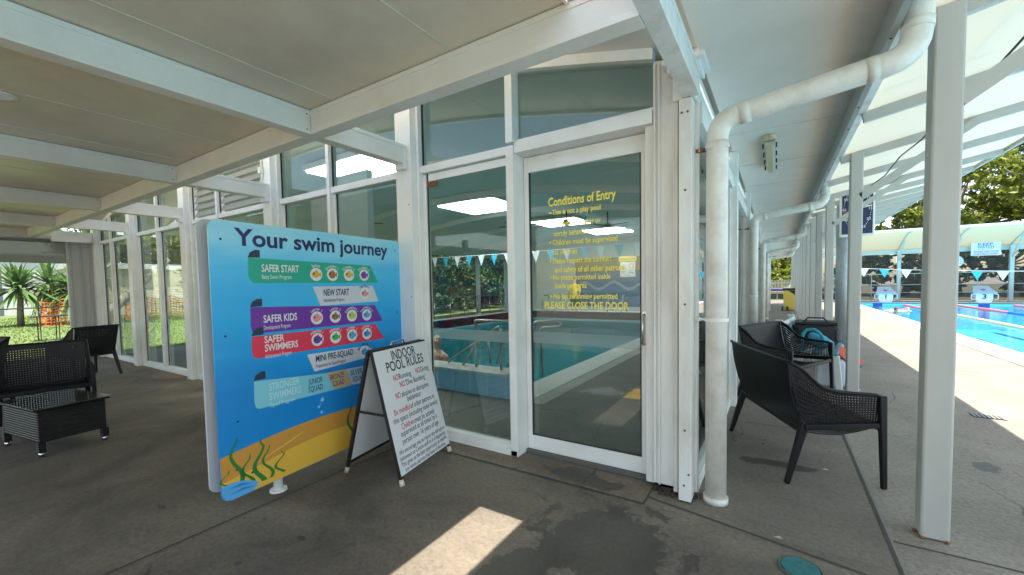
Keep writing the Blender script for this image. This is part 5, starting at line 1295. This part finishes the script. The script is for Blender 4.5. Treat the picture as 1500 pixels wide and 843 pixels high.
for k, (x, y, h, w, mt, lab) in enumerate(((9.0, 47, 9.0, 7, 'leaf_olive', 'olive green tree behind the far shelter, below the pace clock side'), (12.8, 50, 12.0, 8.5, 'leaf_olive', 'olive green tree behind the shelter, just left of the big post'),
     (17.5, 49, 15.5, 10.5, 'leaf_olive', 'tall olive tree behind the Keep Watch sign'), (23.0, 52, 18.5, 12, 'leaf_dark', 'tallest dark tree at the right edge behind the pool'), (5.4, 46, 6.4, 5, 'leaf_dark', 'short dark tree behind the first bay of the shelter'),
     (14.8, 44.5, 5.6, 5.5, 'leaf_dark', 'low dark tree seen through the windscreen beside the Keep Watch sign'), (19.5, 44, 6.5, 6, 'leaf_dark', 'low dark tree seen through the windscreen near the right edge'), (10.5, 43, 4.8, 4.5, 'leaf_dark', 'low dark tree seen through the windscreen behind block 1'))):
    tree(x, y, h, w, 20+k, lab, mt, lean=(-.8 if k % 2 else .6, .3), group=G1, per=300, size=.2, low=.2 if mt == 'leaf_olive' else .0, nb=24, rs=(.10, .21))
for k, (x, y, h, w, lab) in enumerate(((-1.2, 52, 5.2, 5, 'yellow green tree beyond the far end of the walkway, on the left'), (1.6, 55, 6.0, 5, 'yellow green tree beyond the far end of the walkway, on the right'))):
    tree(x, y, h, w, 60+k, lab, group='trees beyond the walkway', per=400, size=.17, low=.1)
for k, (x, y, h, w, lab) in enumerate(((-16.8, 13.5, 4.6, 4.8, 'dark tree beyond the open side of the hall, nearest the lawn'), (-17.5, 17.5, 5.2, 5.2, 'dark tree beyond the open side of the hall, second from the lawn'), (-17.5, 21.5, 5.4, 5.5, 'dark tree beyond the open side of the hall, third from the lawn'), (-18.5, 26.5, 6, 6.5, 'dark tree beyond the open side of the hall, fourth from the lawn'), (-21, 33, 7, 8, 'dark tree beyond the open side of the hall, farthest back'))):
    tree(x, y, h, w, 70+k, lab, 'leaf_dark', group='trees beyond the indoor pool', per=480, size=.13, low=-.1, nb=16)
# pale leaning tree mirrored in the glazing
tree(-27, 5.9, 7.5, 6, 80, 'pale leaning tree on the lawn seen through the far glazing bays', 'leaf_olive', 'bark_pale', lean=(-.3, 3.2), per=250, size=.12, low=.35)
tree(-50, 13, 9, 8, 81, 'broad tree on the lawn far behind the cream shed', 'leaf_dark', per=350, size=.2, low=.0, nb=14)
tree(-46, -14, 9, 8, 82, 'broad tree far across the lawn on the viewer side', 'leaf_olive', per=350, size=.2, low=0, nb=14)
def yucca(x, y, h, n_, seed, label, dead):
    rg = np.random.default_rng(seed); t = thing('yucca', label, 'plant', (x, y, 0), 0, 'yuccas on the lawn')
    MB().tube([(x, y, 0), (x+.08, y, h*.4), (x-.03, y+.05, h*.75), (x, y, h)], [.13, .11, .10, .07], 10).build('trunk', M['bark'], t)
    def blades(num, e0, e1, ln, wd, droop, zc):
        vs = []
        for i in range(num):
            az = rg.uniform(0, 6.283); el = R(rg.uniform(e0, e1)); L_ = ln*rg.uniform(.7, 1.1)
            d = np.array([math.cos(az)*math.cos(el), math.sin(az)*math.cos(el), math.sin(el)]); sd = np.array([-math.sin(az), math.cos(az), 0])
            o_ = np.array([0, 0, zc]); prev = None
            for s_ in range(4):
                a0, a1 = s_/4, (s_+1)/4
                p0 = o_ + d*L_*a0 - np.array([0, 0, droop*L_*a0**2.2]); p1 = o_ + d*L_*a1 - np.array([0, 0, droop*L_*a1**2.2])
                w0 = wd*math.sin(math.pi*(.15+.85*a0))+.003; w1 = wd*math.sin(math.pi*(.15+.85*a1))+.003
                vs.append([p0-sd*w0, p0+sd*w0, p1+sd*w1, p1-sd*w1])
        return np.array(vs)
    npmesh('crown', blades(n_, -25, 85, 2.0, .07, .35, h), M['leaf_yucca'], t)
    if dead: npmesh('dead_skirt', blades(dead, -80, 10, 1.25, .05, .5, h-.1), M['leaf_dead'], t)
yucca(-29.6, 3.9, 1.75, 150, 1, 'green yucca at the left beside the white shed', 0)
yucca(-29.9, 4.9, 2.0, 60, 2, 'yellowing yucca with dead leaves between the two green ones', 90)
yucca(-29.3, 5.7, 1.6, 160, 3, 'full green yucca right of the dead leaves', 0)
yucca(-30.8, 6.9, 2.4, 100, 4, 'tall yucca behind the white side sheet of the blind', 20)
def barrier(y0, y1, x, lab):
    mb = MB(); rr = random.Random(int(y0*10)+99); n_ = int((y1-y0)/.16); m_ = 8
    def P(i, j): return Vector((x+.12*math.sin(i*.7), y0+(y1-y0)*i/n_, .02+1.12*j/m_ - .10*math.sin(i*.9)*(j/m_)))
    g_ = {}
    for i in range(n_+1):
        for j in range(m_+1): g_[i, j] = P(i, j) + Vector((rr.uniform(-.02, .02),)*3)
    for i in range(n_+1):
        for j in range(m_): mb.bar(g_[i, j], g_[i, j+1], .035, .01, (1, 0, 0))
    for j in range(m_+1):
        for i in range(n_): mb.bar(g_[i, j], g_[i+1, j], .05, .01, (1, 0, 0))
    t = thing('barrier_mesh', lab, 'barrier', (x, (y0+y1)/2, 0), 0, 'orange barrier mesh on the lawn')
    mb.build('mesh_net', M['orange_mesh'], t)
    for yy_ in np.arange(y0, y1+.1, 1.3): MB().tube([(x-.05, yy_, 0), (x-.05, yy_, 1.25)], .02, 6).build('stake', M['gutter'], t)
barrier(4.3, 7.0, -28.4, 'orange barrier mesh round the yuccas on the lawn')
barrier(7.6, 11.6, -29.5, 'orange barrier mesh before the cream shed, seen through the glazing')
t = thing('white_shed', 'white and grey shed wall far left beyond the lawn', 'shed', (-46, 4, 0))
MB().box(-48, -.5, 0, -45, 9.0, 4.2).build('wall', M['shed'], t)
MB().box(-48.2, -.7, 4.2, -44.7, 9.3, 4.35).build('roof', C('shed_roof', (.5, .55, .6)), t)
MB().box(-44.99, 3.2, 0, -44.95, 5.2, 3.4).build('dark_doorway', C('shed_dark', (.10, .12, .15)), t)
t = thing('cream_shed', 'cream shed with roller doors across the lawn, seen through the glazing', 'shed', (-37, 12, 0))
MB().box(-42, 7.0, 0, -36, 18.0, 3.0).build('wall', C('shed_wall', (.5, .45, .36)), t)
MB().box(-42.3, 6.7, 3.0, -35.6, 18.3, 3.35).build('roof', C('shed_roof2', (.6, .62, .6)), t)
for a, b in ((7.4, 10.2), (10.8, 13.2), (13.8, 16.8)):
    mb = MB().box(-35.99, a, 0, -35.96, b, 2.5)
    for k in range(20): mb.box(-35.959, a, .06+k*.12, -35.945, b, .12+k*.12)
    mb.build('roller_door', M['cream_door'], t)
t = thing('high_table', 'thin dark high table standing on the lawn beyond the blind', 'table', (-19.6, 3.1, 0))
MB().box(-19.9, 2.75, .76, -19.3, 3.55, .79).build('table_top', M['blackmetal'], t)
for x, y in ((-19.8, 2.95), (-19.8, 3.35), (-19.4, 2.95), (-19.4, 3.35)): MB().box(x-.012, y-.012, 0, x+.012, y+.012, .76).build('leg', M['blackmetal'], t)
MB().box(-19.62, 2.95, .79, -19.58, 2.98, 1.4).build('upright', M['blackmetal'], t)
# end of the walkway
t = thing('boundary_fence', 'pale picket fence beyond the far end of the walkway', 'fence', (0, 44, 0))
mb = MB()
for k in range(90): mb.box(-4+k*.11, 44, .1, -3.96+k*.11, 44.03, 1.5)
mb.build('pickets', C('picket', (.55, .55, .42)), t)
MB().box(-4, 44.031, 1.2, 6, 44.07, 1.27).box(-4, 44.031, .3, 6, 44.07, .37).build('rail', C('picket', (.55, .55, .42)), t)
t = thing('covered_rope_reel', 'long low stack of blue and pink lane ropes on a rack at the walkway end', 'rack', (.2, 38, 0))
MB().tube([(-3, 38, .78), (5, 38, .78)], .10, 10).build('blue_ropes', C('reel_blue', (.10, .10, .22)), t)
MB().tube([(-3, 38, .60), (5, 38, .60)], .08, 10).build('pink_ropes', C('reel_pink', (.62, .45, .50)), t)
for x in (-2.8, 0, 2.8): MB().box(x-.04, 37.96, 0, x+.04, 38.04, .85).build('leg', M['gutter'], t)
MB().box(-3, 38.1, .02, 5, 38.14, .45).build('hedge_guard', C('reel_green', (.06, .09, .05)), t)
bpy.context.view_layer.update()
